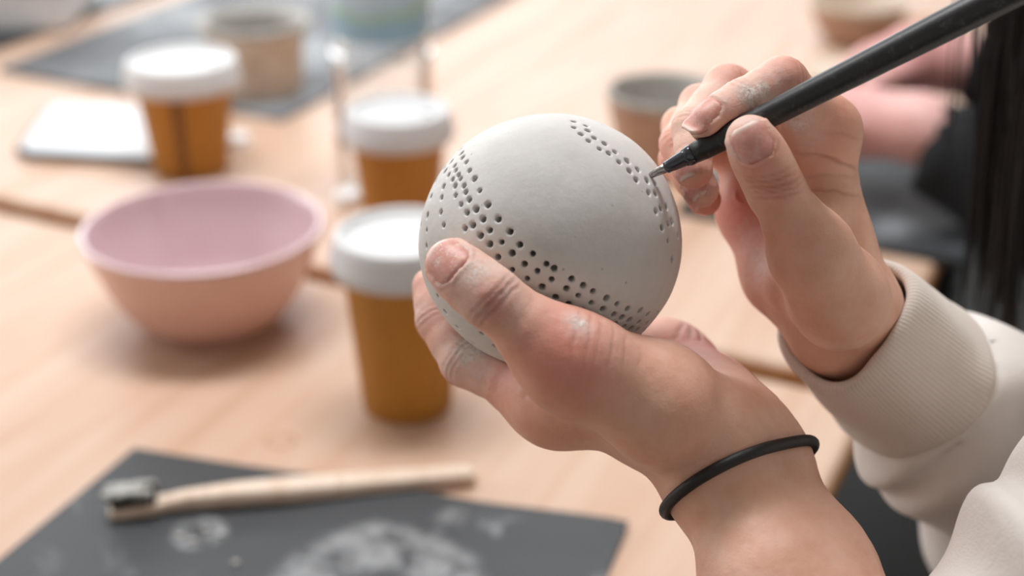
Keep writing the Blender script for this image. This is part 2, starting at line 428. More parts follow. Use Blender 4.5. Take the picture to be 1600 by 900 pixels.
# ------------------------------------------------------------------ room and tables
# the tables' common directions: along the seam, and along the edge where the people sit
S_DIR = nrm([-.9, .43, 0]); E_DIR = nrm([.43, .9, 0]); CORNER = np.array([.25, .859, 0])   # near table's back right corner
TBL_ANG = math.atan2(-S_DIR[1], -S_DIR[0])
MAT['wall'] = plain('white_wall_paint', srgb(226, 222, 216), .8)
MAT['frame'] = plain('window_frame_paint', srgb(230, 230, 228), .4)
m = M('bright_overcast_window'); em = m.n('ShaderNodeEmission'); em.inputs[0].default_value = (.95, .98, 1, 1); em.inputs[1].default_value = 1.6
m.L(em.outputs[0], m.t.nodes['Material Output'].inputs[0]); MAT['daylight'] = m.m
X0, X1, Y0, Y1, H_ = -3.4, 3.0, -2.2, 4.4, 2.9; TH = .12
def struct(name, bm, mt, parent=None):
    o = bm_obj(name, bm, mt, parent)
    if not parent: tag(o, kind='structure')
    return o
cx_, cy_ = (X0 + X1) / 2, (Y0 + Y1) / 2
struct('floor', box_bm(X1 - X0, Y1 - Y0, .06, cx_, cy_, -.03), MAT['floor'])
struct('ceiling', box_bm(X1 - X0, Y1 - Y0, .06, cx_, cy_, H_ + .03), MAT['wall'])
struct('wall_front', box_bm(X1 - X0, TH, H_, cx_, Y0 - TH / 2, H_ / 2), MAT['wall'])
struct('wall_right', box_bm(TH, Y1 - Y0, H_, X1 + TH / 2, cy_, H_ / 2), MAT['wall'])
def wall_with_window(name, wname, a0, a1, w0, w1, z0, z1, axis, at, sgn):
    bm = bmesh.new()
    def bx(p, q, zz0, zz1):
        if axis == 'x': box_bm(q - p, TH, zz1 - zz0, (p + q) / 2, at + sgn * TH / 2, (zz0 + zz1) / 2, bm)
        else: box_bm(TH, q - p, zz1 - zz0, at + sgn * TH / 2, (p + q) / 2, (zz0 + zz1) / 2, bm)
    bx(a0, w0, 0, H_); bx(w1, a1, 0, H_); bx(w0, w1, 0, z0); bx(w0, w1, z1, H_); struct(name, bm, MAT['wall'])
    b2 = bmesh.new(); n = max(2, round((w1 - w0) / 1.1))
    def b(p, q, zz0, zz1, bm_, th, off):
        if axis == 'x': box_bm(q - p, th, zz1 - zz0, (p + q) / 2, at + sgn * off, (zz0 + zz1) / 2, bm_)
        else: box_bm(th, q - p, zz1 - zz0, at + sgn * off, (p + q) / 2, (zz0 + zz1) / 2, bm_)
    for k in range(n + 1):
        c = w0 + (w1 - w0) * k / n; b(c - .025, c + .025, z0, z1, b2, .05, .05)
    b(w0, w1, z0 - .0, z0 + .05, b2, .05, .05); b(w0, w1, z1 - .05, z1, b2, .05, .05)
    fr_ = struct(wname, b2, MAT['frame'])
    for k in range(n):
        p = bmesh.new(); c0_, c1_ = w0 + (w1 - w0) * k / n + .025, w0 + (w1 - w0) * (k + 1) / n - .025
        b(c0_, c1_, z0 + .05, z1 - .05, p, .012, .06); bm_obj('pane', p, MAT['daylight'], fr_)
wall_with_window('wall_back', 'window_1', X0, X1, -2.8, 1.6, .9, 2.6, 'x', Y1, 1)
wall_with_window('wall_left', 'window_2', Y0, Y1, .6, 3.2, .9, 2.6, 'y', X0, -1)
# the two tables' common directions: along the seam, and along the edge where the people sit
S_DIR = nrm([-.9, .43, 0]); E_DIR = nrm([.43, .9, 0]); CORNER = np.array([.25, .859, 0])   # near table's back right corner
TBL_ANG = math.atan2(-S_DIR[1], -S_DIR[0])
def table(name, label, o, ls, le, top):
    """o = corner at person edge / front, ls length along the seam, le depth along the edge"""
    ctr = np.array(o) + S_DIR * ls / 2 + E_DIR * le / 2
    t = empty(name, (ctr[0], ctr[1], 0), TBL_ANG); tag(t, label, 'table')
    th = .026
    b = bm_obj('tabletop', box_bm(ls, le, th, 0, 0, top - th / 2), MAT['table'], t, bevel=.006, seg=4)
    e = bmesh.new(); w = .0016
    for sx in (-1, 1): box_bm(w, le - .014, th - .012, sx * (ls / 2 - w / 2 + .0008), 0, top - th / 2, e)
    for sy in (-1, 1): box_bm(ls - .014, w, th - .012, 0, sy * (le / 2 - w / 2 + .0008), top - th / 2, e)
    bm_obj('edge_band', e, MAT['table_edge'], t)
    bm_obj('apron', box_bm(ls - .3, .03, .06, 0, 0, top - th - .03), MAT['leg_metal'], t)
    for sx in (-1, 1):
        for sy in (-1, 1):
            bm_obj('leg', box_bm(.045, .045, top - th, sx * (ls / 2 - .16), sy * (le / 2 - .12), (top - th) / 2), MAT['leg_metal'], t, bevel=.004)
    return t
TW = 2.3
table('work_table', 'light birch table in front, with the pink bowl and nearest coffee cup', CORNER - E_DIR * .80, TW, .80, TABLE_Z)
table('work_table', 'light birch table behind the seam, carrying the boards and clay pots', CORNER + E_DIR * .012, TW, 1.75, TABLE_Z + .007)
Z2 = TABLE_Z + .007

# ------------------------------------------------------------------ clay ball with pierced holes
BC = P(859.5, 377.5, .530); BR = .0488
BALL_UP = UP; SQ = .975
def ball_raw(p):
    q = p - BC; u = q @ UP; q = q + np.outer(u * (1 / SQ - 1), UP)
    r = np.linalg.norm(q, axis=1)
    return r - BR
def ball_f(p):
    w = .0005 * vnoise(p, 34, 3) + .00022 * vnoise(p, 90, 5)
    return ball_raw(p) - w
HOLES = [(719,233),(721,240),(723,247),(729,254),(734,267),(742,280),(751,299),(764,321),(705,253),(711,260),(713,267),(717,274),(720,280),(726,291),(729,301),(735,313),(746,328),(757,343),
(694,263),(696,268),(702,274),(708,281),(712,291),(713,306),(722,320),(732,333),(729,357),(741,352),(682,283),(694,292),(675,308),(691,309),(669,307),(690,332),(670,337),(665,323),
(660,352),(669,360),(695,352),(669,384),(659,408),(700,379),(735,386),(753,368),(767,360),(767,381),(676,433),(669,406),(780,343),(798,362),(785,378),(813,382),(779,401),(801,395),(833,396),
(820,412),(801,421),(854,412),(840,423),(824,435),(866,419),(862,436),(847,448),(893,435),(885,450),(911,445),(868,464),(903,461),(888,474),(908,483),(926,454),(923,472),(947,465),(963,474),(941,482),(958,490),
(970,495),(979,481),(923,495),(942,501),(982,499),(999,484),(1011,490),(997,503),(1009,504),(1025,488),(1022,502),(974,509),(985,513),(995,515),(1006,515),(959,505),
(897,188),(897,198),(916,195),(919,203),(908,209),(929,215),(920,220),(945,224),(937,233),(951,240),(961,238),(967,254),(980,252),(983,268),(996,266),(993,282),(1010,283),(1012,302),(1023,288),(1023,303),
(1023,331),(1031,326),(1040,324),(1032,356),(1042,350),(1048,347),(1041,376),(1056,368),(1047,404),(687,461),(698,486),(734,494),(698,508),(716,510),(753,521),(739,535),(774,541),(795,555),(817,566),(900,494),(890,488)]
SMALL = {(676,433),(669,406),(669,384),(669,360),(716,510),(739,535),(687,461)}
def ball_hit(u, v):
    d = nrm(P(u, v, 1.0) - CAMP); oc = CAMP - BC; b = oc @ d; c = oc @ oc - (BR * .985) ** 2; disc = b * b - c
    if disc < 0: disc = 0
    return CAMP + d * (-b - math.sqrt(disc))
hp = [ball_hit(*h) for h in HOLES]
hr = [(.00082 if h in SMALL else .00112 + .00018 * rng.uniform(-1, 1)) for h in HOLES]
# the two pierced bands go on round the far side (planes fitted to the holes in view)
def band_back(idx, n):
    pts = np.array([hp[i] for i in idx]) - BC; U_, s_, V_ = np.linalg.svd(pts - pts.mean(0)); nn = V_[2]; off = (pts @ nn).mean()
    a = nrm(np.cross(nn, FW)); b = np.cross(nn, a); rad = math.sqrt(max(1e-6, BR ** 2 - off ** 2))
    for k in range(n):
        t = rng.uniform(0, 2 * math.pi); q = nn * (off + rng.uniform(-.006, .006)) + (a * math.cos(t) + b * math.sin(t)) * rad
        q = nrm(q) * BR
        if q @ FW > .012 and min(np.linalg.norm(q + BC - h) for h in hp) > .0034: hp.append(q + BC); hr.append(.0011)
band_back(range(49, 90), 130); band_back(range(92, 112), 90)
holes = Node([Cone(h + nrm(h - BC) * .001, BC + (h - BC) * (1 - .0045 / BR), r * 1.02, r * .8) for h, r in zip(hp, hr)], .0001)
def ball_sdf(p): return smax(ball_f(p), -holes.d(p), .0005)
pos, quads = mesh_sdf(ball_sdf, BC - .053, BC + .053, .00058 * QUAL)
pos, nn_ = project(ball_sdf, pos, 1)
ball = mesh_obj('clay_ball', pos - BC, quads, MAT['clay']); ball.location = tuple(BC)
tag(ball, 'hollow pale grey clay ball pierced with bands of small holes, held in one hand', 'clay ball')

# ------------------------------------------------------------------ the tool (pen-like needle tool)
PT = ball_hit(1015, 275); PE = P(1545, 5, .470); PD = nrm(PE - PT); PL = np.linalg.norm(PE - PT) + .045
pen = empty('needle_tool', PT); tag(pen, 'black pen-like needle tool with a grey cone tip touching the clay ball', 'tool')
pen.rotation_mode = 'QUATERNION'; pen.rotation_quaternion = Vector(PD).to_track_quat('Z', 'Y')
def pen_part(name, prof, mat_, n=40, parent=None):
    v, f = lathe(prof, n); return mesh_obj(name, v, f, mat_, parent or pen)
pen_part('needle', [(0, -.0008), (.0007, -.0006), (.0011, .0004), (.0016, .0045), (.0019, .0080), (0, .0080)], MAT['steel'])
pen_part('tip_cone', [(0, .0062), (.0018, .0062), (.0022, .0066), (.0024, .0090), (.0030, .0138), (.0034, .0148), (0, .0148)], MAT['cone'])
pen_part('collar', [(0, .0146), (.0033, .0146), (.0036, .0150), (.0036, .0172), (.0034, .0176), (0, .0176)], MAT['cone'])
barrel_r = [(.0176, .0036), (.022, .0040), (.034, .0043), (.05, .0046), (.075, .0049), (.11, .0055), (PL - .004, .0059)]
pen_part('barrel', [(0, .0175)] + [(r, z) for z, r in barrel_r] + [(.0052, PL - .0012), (.003, PL), (0, PL)], MAT['barrel'])
pen_part('end_plug', [(0, PL - .0005), (.0034, PL - .0005), (.0034, PL + .002), (.0026, PL + .003), (0, PL + .003)], MAT['cone'])
penprims = Node([Cone(PT + PD * a[0], PT + PD * b[0], a[1] + .0001, b[1] + .0001) for a, b in zip([(.0, .0013), (.014, .0034)] + barrel_r[:-1], [(.0135, .0033)] + barrel_r)], .0003)

# ------------------------------------------------------------------ the maker's hands and arms
def J(u, v, d, r): return (P(u, v, d / 1000.0), r / 1000.0)
def chain(js, k=.002, slim=.94):
    kids = []
    for i in range(len(js) - 1):
        (a, ra), (b, rb) = js[i], js[i + 1]; m_ = (a + b) / 2; rm = (ra + rb) / 2 * (slim if np.linalg.norm(a - b) > .016 else 1)
        kids += [Cone(a, m_, ra, rm), Cone(m_, b, rm, rb)]
    return Node(kids, k)
def gauss(p, c, r): return np.exp(-(((p - c) ** 2).sum(1)) / (r * r))

NAILS = []
def nail_frame(tip, prev, up):
    d = nrm(tip - prev); u = nrm(up - d * (up @ d)); return d, u, np.cross(d, u)
# --- left hand (palm up under the ball)
LT = [J(887, 565, 484, 11.7), J(768, 466, 478.5, 10.6), J(735, 440, 481.5, 10.2), J(706, 414, 485.5, 9.2)]
LT[0] = (LT[0][0], .0136)
LI = [J(868, 630, 530, 10.8), J(726, 566, 548, 9.4), J(684, 500, 558, 8.6), J(676, 448, 564, 7.6)]
LM = [J(925, 622, 552, 11.5), J(775, 545, 572, 9.3), J(726, 480, 578, 8.4), J(702, 425, 580, 7.6)]
LR = [J(985, 592, 570, 11), J(880, 545, 585, 8.8), J(830, 480, 590, 8.0), J(792, 425, 586, 7.2)]
LP = [J(1040, 560, 583, 10), J(960, 520, 594, 7.8), J(920, 470, 594, 7.0), J(892, 428, 590, 6.3)]
def CN(a, b): return Cone(a[0], b[0], a[1], b[1])
lw1, lw2 = J(1114, 690, 515, 13), J(1146, 680, 530, 12.5)
lf1, lf2 = J(1129, 762, 512, 13.5), J(1184, 734, 526, 13.5)
lg1, lg2 = J(1196, 922, 494, 17), J(1262, 885, 508, 17.5)
le1, le2 = J(1335, 1195, 464, 25), J(1420, 1160, 478, 25)
l_base = Node([
    CN(LT[0], J(1035, 650, 498, 13.5)), CN(J(935, 572, 494, 12.5), J(1030, 614, 505, 14.5)), CN(J(1030, 614, 505, 14.5), lw2), CN(J(1035, 650, 498, 13.5), lw1),
    CN(LI[0], lw1), CN(LM[0], lw1), CN(LR[0], lw2), CN(LP[0], lw2), CN(LI[0], LM[0]), CN(LM[0], LR[0]), CN(LR[0], LP[0]),
    CN(J(1072, 585, 570, 13.5), J(1108, 636, 548, 14)), CN(J(1108, 636, 548, 14), lw2), CN(J(960, 622, 530, 10), J(1050, 664, 520, 12)),
    CN(lw1, lf1), CN(lw2, lf2), CN(lw1, lf2), CN(lf1, lg1), CN(lf2, lg2), CN(lf1, lg2), CN(lg1, le1), CN(lg2, le2), CN(lg1, le2),
    # start of each finger, so the webs blend
    CN(LT[0], J(826, 516, 481, 11.5)), CN(LI[0], J(797, 599, 539, 10)), CN(LM[0], J(850, 584, 562, 9.8)), CN(LR[0], J(932, 568, 577, 9.2)), CN(LP[0], J(1000, 540, 588, 8.6)),
    CN(J(905, 590, 506, 11), J(870, 622, 520, 10)),
], .016)
l_f = [chain(c) for c in (LT, LI, LM, LR, LP)]
def left_sdf(p):
    d = l_base.d(p)
    for f in l_f: d = smin(d, f.d(p), .0018)
    return smax(d, -(ball_f(p) - .0001), .0015)
# --- right hand (writing grip)
RT = [J(1268, 392, 502, 12.2), J(1212, 296, 491, 10.0), J(1192, 255, 488, 9.7), J(1173, 219, 486.5, 8.7)]
RI = [J(1286, 205, 534, 11.2), J(1222, 128, 509, 9.0), J(1160, 158, 503.5, 8.0), J(1108, 193, 500, 7.3)]
RM = [J(1262, 215, 552, 11), J(1137, 136, 543, 8.9), J(1083, 200, 528, 7.9), J(1084, 266, 518.5, 6.9)]
RR = [J(1225, 235, 568, 10.5), J(1095, 165, 562, 8.5), J(1062, 225, 545, 7.6), J(1095, 296, 532, 6.9)]
RP = [J(1190, 262, 582, 10), J(1064, 197, 575, 7.6), J(1057, 250, 562, 6.9), J(1102, 312, 550, 6.2)]
rw1, rw2 = J(1335, 478, 547, 13), J(1302, 518, 562, 12.5)
rf1, rf2 = J(1385, 540, 575, 15), J(1350, 580, 590, 15)
rg1, rg2 = J(1480, 650, 640, 21), J(1440, 690, 650, 21)
r_base = Node([
    CN(RT[0], J(1310, 480, 528, 15)), CN(J(1268, 400, 507, 13), J(1312, 462, 522, 15.5)), CN(J(1312, 462, 522, 15.5), rw1),
    CN(RI[0], J(1306, 380, 545, 11)), CN(J(1306, 380, 545, 11), rw1), CN(RM[0], rw1), CN(RR[0], rw2), CN(RP[0], rw2), CN(RI[0], RM[0]), CN(RM[0], RR[0]), CN(RR[0], RP[0]),
    CN(J(1180, 325, 576, 14.5), J(1228, 428, 566, 16)), CN(J(1228, 428, 566, 16), rw2), CN(J(1255, 440, 545, 15), rw2), CN(RP[0], J(1180, 325, 576, 14.5)),
    CN(rw1, rf1), CN(rw2, rf2), CN(rw1, rf2), CN(rf1, rg1), CN(rf2, rg2), CN(rw1, rw2),
    CN(RT[0], J(1240, 344, 497, 11)), CN(RI[0], J(1262, 176, 524, 10)), CN(RM[0], J(1212, 183, 549, 9.5)), CN(RR[0], J(1170, 205, 566, 9)), CN(RP[0], J(1140, 235, 579, 8.4)),
    CN(J(1285, 330, 532, 8.5), J(1262, 395, 515, 10)),
], .009)
r_f = [chain(c) for c in (RT, RI, RM, RR, RP)]
def right_sdf(p):
    d = r_base.d(p)
    for f in r_f: d = smin(d, f.d(p), .0016)
    d = smax(d, -penprims.d(p), .0008)
    return smax(d, -(ball_f(p) - .0002), .001)
# nails: (finger joints, which way the nail faces, width, length, dust)
toc = -FW
LN = [(LT, nrm(LT[3][0] - BC) * .10 + toc * .97 + RX * .12 - UP * .03, .0152, .0148, .9, -.0024)]
for c in (LI, LM, LR, LP): LN.append((c, nrm(c[3][0] - BC), .0105, .0115, .6, .0005))
RN = [(RT, toc * .92 - RX * .28 + UP * .16, .0136, .0128, .08, -.0010), (RI, -RX * .50 + UP * .42 + toc * .66, .0106, .0146, .35, .0014), (RM, -RX * .70 + toc * .70, .0096, .0098, .3, .0),
      (RR, -RX * .55 + toc * .83, .0094, .0096, .3, .0), (RP, -RX * .8 + toc * .3, .0074, .0074, .3, -.001)]
def nail_w(t):
    return np.clip(np.sqrt(np.clip(1 - np.clip((.30 - t) / .34, 0, 1) ** 2, 0, 1)), .05, 1) * (1 - .52 * np.clip((t - .72) / .28, 0, 1) ** 2.2)
def nail_data(L_):
    out = []
    for js, up, w, l, dust, adv in L_:
        tip, r = js[3]; d, u, sd = nail_frame(tip, js[2][0], up); out.append((tip + d * (r * .12 + adv), r, d, u, sd, w, l, dust))
    return out
def build_nail(nd, f, parent):
    c, r, d, u, sd, w, l, dust = nd; ns, nt = 17, 17; pts = []; ed = []
    for it in range(nt):
        t = it / (nt - 1); ww = float(nail_w(np.array(t))) * w / 2
        for i in range(ns):
            s = -1 + 2 * i / (ns - 1); pts.append(c + d * ((t - .5) * l) + sd * (s * ww * .97) + u * r * 1.6); ed.append(.8 if t > .93 else 0.0)
    q = np.array(pts)
    for _ in range(14): q = q - u * np.clip(batch(f, q), -.002, .004)[:, None] * .8
    # even out, lift off the skin, tuck the rim in
    q = q.reshape(nt, ns, 3)
    h = q @ u; h0 = h[nt // 2, ns // 2]; lim = h0 - .0042 * (w / .013); hn = np.maximum(h, lim); q = q + (hn - h)[:, :, None] * u; h = hn; hs = h.copy()
    for _ in range(4): hs[1:-1, 1:-1] = (hs[1:-1, 1:-1] * 2 + hs[:-2, 1:-1] + hs[2:, 1:-1] + hs[1:-1, :-2] + hs[1:-1, 2:]) / 6
    T, S_ = np.meshgrid(np.linspace(0, 1, nt), np.linspace(-1, 1, ns), indexing='ij')
    lift = .00042 - .00075 * np.maximum(np.abs(S_) ** 8, np.clip((.10 - T) / .10, 0, 1) ** 1.5) + .0003 * np.clip((T - .85) / .15, 0, 1)
    q = q + (hs - h + lift)[:, :, None] * u
    top = q.reshape(-1, 3); bot = (q - u * .0007).reshape(-1, 3); n0 = ns * nt; F = []
    for a in range(nt - 1):
        for b in range(ns - 1):
            i = a * ns + b; F += [(i, i + 1, i + ns + 1, i + ns), (n0 + i, n0 + i + ns, n0 + i + ns + 1, n0 + i + 1)]
    rim = [b for b in range(ns)] + [a * ns + ns - 1 for a in range(1, nt)] + [(nt - 1) * ns + b for b in range(ns - 2, -1, -1)] + [a * ns for a in range(nt - 2, 0, -1)]
    for a, b in zip(rim, rim[1:] + rim[:1]): F.append((a, n0 + a, n0 + b, b))
    o = mesh_obj('fingernail', np.vstack([top, bot]), F, MAT['nail'], parent, attrs={'dust': [dust] * (2 * n0), 'edge': ed + ed}, world=True)
    return o
def detail(f, pos, nrmv, creases, reds, dusts, nails):
    """relief and colour attributes on a body mesh"""
    disp = np.zeros(len(pos)); cr = np.zeros(len(pos)); red = np.zeros(len(pos)); du = np.zeros(len(pos))
    for (c, ax, w, dep, rad, face) in creases:
        q = pos - c; near = (q ** 2).sum(1) < (rad * 2) ** 2
        if not near.any(): continue
        s = q[near] @ ax; s = s + .0006 * vnoise(pos[near], 260, 9)
        g = np.exp(-(s / w) ** 2) * np.exp(-((q[near] ** 2).sum(1) / rad ** 2) ** 2)
        if face is not None: g = g * np.clip((nrmv[near] @ face) * 1.6, 0, 1)
        disp[near] -= dep * g; cr[near] = np.maximum(cr[near], g * min(1, dep / .0006))
    for (c, r, a) in reds: red = np.maximum(red, a * gauss(pos, c, r))
    for (c, r, a) in dusts: du = np.maximum(du, a * gauss(pos, c, r))
    for (c, r, d, u, sd, w, l, dust) in nails:
        q = pos - c; t = q @ d / l + .5; s = q @ sd; k = (q ** 2).sum(1) < .02 ** 2
        ww = nail_w(np.clip(t, 0, 1)) * w / 2
        e = np.maximum(np.abs(s) - ww, np.maximum(-t, (t - 1)) * l); up = nrmv @ u > .05
        e = np.maximum(np.abs(s) - ww, np.where(t < 0, -t * l, -1)); inside = (e < 0) & (t < .9) & k & up
        disp -= np.where(inside, .00030, 0)
        disp += np.where(k & up & (e >= 0) & (t < .85), .00048 * np.exp(-((e - .0007) / .0008) ** 2), 0)
        red = np.maximum(red, np.where(k & up, .35 * np.exp(-(np.maximum(e, 0) / .0015) ** 2), 0))
    disp += .00008 * vnoise(pos, 500, 4) + .00018 * vnoise(pos, 120, 8)
    return pos + nrmv * disp[:, None], cr, red, du
def joint_creases(js, backs, side=None):
    out = []
    for i in (1, 2):
        c, r = js[i]; ax = nrm(js[i + 1][0] - js[i - 1][0])
        for o, dp in ((0, .00055), (.0022, .0003), (-.002, .00035)): out.append((c + ax * o, ax, .0006, dp, r * 1.5, None))
    return out
lcre = []
for c in (LI, LM, LR, LP): lcre += joint_creases(c, 0)
ipax = nrm(LT[3][0] - LT[0][0]); ipc = P(772, 470, .470)
for o, dp, w in ((0, .00075, .0008), (.0024, .0005, .0006), (-.0022, .0006, .0007)):
    lcre.append((ipc + ipax * o, nrm(ipax + RX * .10), w, dp, .0125, toc))
wr = nrm(P(1040, 560, .5) - P(860, 520, .5))
for k, (u0, dp) in enumerate(((905, .0003), (925, .00035), (941, .0002), (963, .00025), (985, .0002), (1012, .00015))):
    lcre.append((P(u0 - 6, 520 + (u0 - 900) * .22, .473), wr, .0006, dp, .011, None))
for (u0, v0, a) in ((1068, 534, (1, -.6)), (1085, 543, (1, -.4)), (1050, 527, (1, -1))):
    lcre.append((P(u0, v0, .57), nrm(RX * a[0] + UP * a[1]), .0008, .0008, .009, None))
lcre.append((P(835, 590, .515), nrm(RX - UP * .5), .0012, .0010, .008, None))
lred = [(P(700, 420, .478), .010, .75), (P(770, 472, .470), .0078, .95), (P(885, 545, .470), .021, .75), (P(940, 545, .48), .018, .35), (P(860, 640, .52), .02, .25), (P(1090, 540, .56), .022, .75), (P(684, 500, .55), .014, .5), (P(720, 570, .545), .014, .4), (P(670, 455, .56), .012, .6), (P(1070, 640, .49), .02, .15), (P(790, 590, .53), .016, .6)]
ldust = [(P(765, 425, .475), .012, .55), (P(820, 465, .47), .013, .35), (P(700, 440, .478), .010, .5), (P(660, 480, .555), .012, .5), (P(715, 560, .545), .012, .7), (P(715, 400, .478), .0095, .8), (P(742, 430, .472), .010, .75), (P(795, 440, .47), .011, .5), (P(735, 470, .472), .009, .6), (P(905, 503, .472), .006, .85), (P(735, 545, .54), .010, 1.0), (P(760, 575, .54), .0085, .95), (P(700, 505, .55), .008, .55), (P(668, 455, .56), .010, .4), (P(1070, 530, .57), .010, .5), (P(800, 592, .535), .008, .5), (P(960, 520, .475), .014, .25)]
rcre = []
for c in (RI, RM, RR, RP): rcre += joint_creases(c, 0)
tax = nrm(RT[3][0] - RT[0][0]); tc_ = P(1215, 290, .480)
for o, dp, w in ((0, .0005, .0006), (.0022, .0004, .0005), (-.002, .0004, .0005), (.0042, .00025, .0004), (-.0042, .0003, .0005)):
    rcre.append((tc_ + tax * o, nrm(tax + RX * .35), w, dp, .010, toc))
for (u0, v0, a, dp, rr_) in ((1285, 250, (.25, 1), .0010, .010), (1300, 300, (.12, 1), .0006, .010), (1290, 275, (.0, 1), .0004, .009), (1305, 215, (.1, 1), .0004, .009), (1205, 405, (1, .55), .0010, .013), (1172, 365, (1, -.2), .0006, .014), (1150, 385, (.1, 1), .0004, .009), (1250, 455, (.7, 1), .0005, .010)):
    rcre.append((P(u0, v0, .53), nrm(RX * a[0] + UP * a[1]), .0007, dp * .6, rr_ * 1.6, toc))
rred = [(P(1225, 105, .50), .010, .6), (P(1140, 112, .535), .010, .5), (P(1097, 140, .555), .009, .5), (P(1045, 230, .55), .014, .6), (P(1180, 250, .478), .010, .55), (P(1215, 295, .48), .009, .45), (P(1165, 340, .56), .022, .95), (P(1300, 190, .52), .014, .35), (P(1085, 290, .52), .012, .6), (P(1150, 300, .55), .018, .9), (P(1245, 380, .49), .012, .3), (P(1130, 170, .5), .012, .4), (P(1190, 430, .55), .014, .6)]
rdust = [(P(1110, 135, .53), .014, .5), (P(1055, 195, .55), .014, .5), (P(1095, 175, .525), .010, .55), (P(1075, 235, .525), .010, .5), (P(1095, 300, .53), .010, .5), (P(1158, 190, .478), .009, .6), (P(1140, 225, .48), .006, .6), (P(1200, 130, .50), .010, .5), (P(1135, 380, .56), .014, .4), (P(1168, 150, .497), .0065, 1.0), (P(1190, 140, .497), .0055, .9), (P(1240, 202, .513), .0085, 1.0), (P(1252, 236, .517), .0085, 1.0), (P(1120, 165, .5), .011, .6), (P(1090, 215, .52), .012, .5), (P(1150, 215, .48), .006, .6), (P(1170, 186, .478), .006, .8), (P(1190, 410, .55), .016, .6), (P(1170, 365, .56), .010, .45), (P(1095, 150, .55), .014, .4), (P(1140, 300, .478), .004, .5)]

def bodypiece(f, lo, hi, h, cre, red, dus, nails):
    pos, quads = mesh_sdf(f, lo, hi, h); pos, nv = project(f, pos, 1)
    pos, c, r, d = detail(f, pos, nv, cre, red, dus, nails); return pos, quads, c, r, d
pieces = []
lnd, rnd = nail_data(LN), nail_data(RN)
lo = np.min([P(600, 380, .47), P(1500, 1250, .43), P(700, 900, .43)], 0); hi = np.max([P(700, 380, .62), P(1500, 1200, .5), P(1200, 500, .62)], 0)
lo = np.array([-.06, .30, .83]); hi = np.array([.185, .66, 1.07])
allj = [q for c in (LT, LI, LM, LR, LP) for q in c] + [lg1, lg2, le1, le2, lw1, lw2]
lo = np.min([c - r - .004 for c, r in allj], 0); hi = np.max([c + r + .004 for c, r in allj], 0)
pieces.append(bodypiece(left_sdf, lo, hi, .00085 * QUAL, lcre, lred, ldust, lnd))
allj = [q for c in (RT, RI, RM, RR, RP) for q in c] + [rf1, rf2, rw1, rw2, rg1, rg2]
lo = np.min([c - r - .004 for c, r in allj], 0); hi = np.max([c + r + .004 for c, r in allj], 0)
pieces.append(bodypiece(right_sdf, lo, hi, .00085 * QUAL, rcre, rred, rdust, rnd))
# ---- the rest of the maker: head, neck, trunk and upper arms (mostly outside the frame)
ELB_R = np.array([.262, .600, .830]); ELB_L = (le1[0] + le2[0]) / 2
SH_L = np.array([.375, .455, 1.03]); SH_R = SH_L + .35 * E_DIR; MID = (SH_L + SH_R) / 2
PELV = np.array([.56, .59, .52]); HEADC = np.array([.335, .70, 1.235])
rgm = (rg1[0] + rg2[0]) / 2
body_n = Node([Cone(rgm, ELB_R, .025, .034), Cone(ELB_R, SH_R, .037, .047), Cone(ELB_L, SH_L, .034, .045), Cone(SH_L, SH_R, .05, .05), Cone(MID - [0, 0, .09], PELV, .10, .12),
               Cone(MID + [0, 0, -.02], HEADC + [.03, -.01, -.03], .052, .046)], .04)
HA = np.array([-.80, .30, -.52]); HA = nrm(HA); HS = nrm(np.cross([0, 0, 1], HA)) * -1; HU = np.cross(HS, HA) * (1 if np.cross(HS, HA)[2] > 0 else -1)
def hd(x, y, z): return HEADC + HS * x + HA * y + HU * z        # right, forward, up of the head
HAX = np.array([HS, HA, HU])
head_n = Node([Ell(hd(0, -.01, .025), (.073, .09, .085), HAX), Cone(hd(0, .035, -.055), hd(0, .055, -.085), .042, .022), Cone(hd(-.035, .02, -.045), hd(.035, .02, -.045), .038, .038),
               Cone(hd(0, .083, .015), hd(0, .103, -.022), .006, .011), Cone(hd(-.03, .078, .032), hd(.03, .078, .032), .009, .009),
               Cone(hd(-.016, .083, -.052), hd(.016, .083, -.052), .007, .007), Cone(hd(-.014, .082, -.061), hd(.014, .082, -.061), .007, .007),
               Ell(hd(.075, -.005, .0), (.007, .018, .03), HAX), Ell(hd(-.075, -.005, .0), (.007, .018, .03), HAX)], .012)
eyes = [hd(-.031, .072, .012), hd(.031, .072, .012)]
def coarse_body(p):
    d = smin(body_n.d(p), head_n.d(p), .03)
    for e in eyes: d = smax(d, -(np.linalg.norm(p - e, axis=1) - .0135), .006)
    return d
pos, q = mesh_sdf(coarse_body, (.05, .25, .35), (.75, .95, 1.40), .0045); pos, _ = project(coarse_body, pos, 1)
z = np.zeros(len(pos)); pieces.append((pos, q, z, z, z))
person = empty('person', (PELV[0], PELV[1], 0))
tag(person, 'long-haired person in a beige ribbed-cuff sweater piercing the clay ball', 'person')
V = np.vstack([p[0] for p in pieces]); o_ = np.cumsum([0] + [len(p[0]) for p in pieces[:-1]])
F = np.vstack([p[1] + k for p, k in zip(pieces, o_)])
mesh_obj('body', V, F, MAT['skin'], person, attrs={'crease': np.concatenate([p[2] for p in pieces]), 'red': np.concatenate([p[3] for p in pieces]), 'dust': np.concatenate([p[4] for p in pieces])}, world=True)
for nd, ch in zip(lnd, l_f): build_nail(nd, ch.d, person)
for nd, ch in zip(rnd, r_f): build_nail(nd, ch.d, person)
MAT['eye'] = plain('eye', (.7, .68, .65, 1), .15)
for e in eyes:
    v, f = lathe([(0, -.012)] + [(.012 * math.sin(a), -.012 * math.cos(a)) for a in np.linspace(.2, 2.94, 12)] + [(0, .012)], 20)
    mesh_obj('eye', np.array(v) + e, f, MAT['eye'], person, world=True)

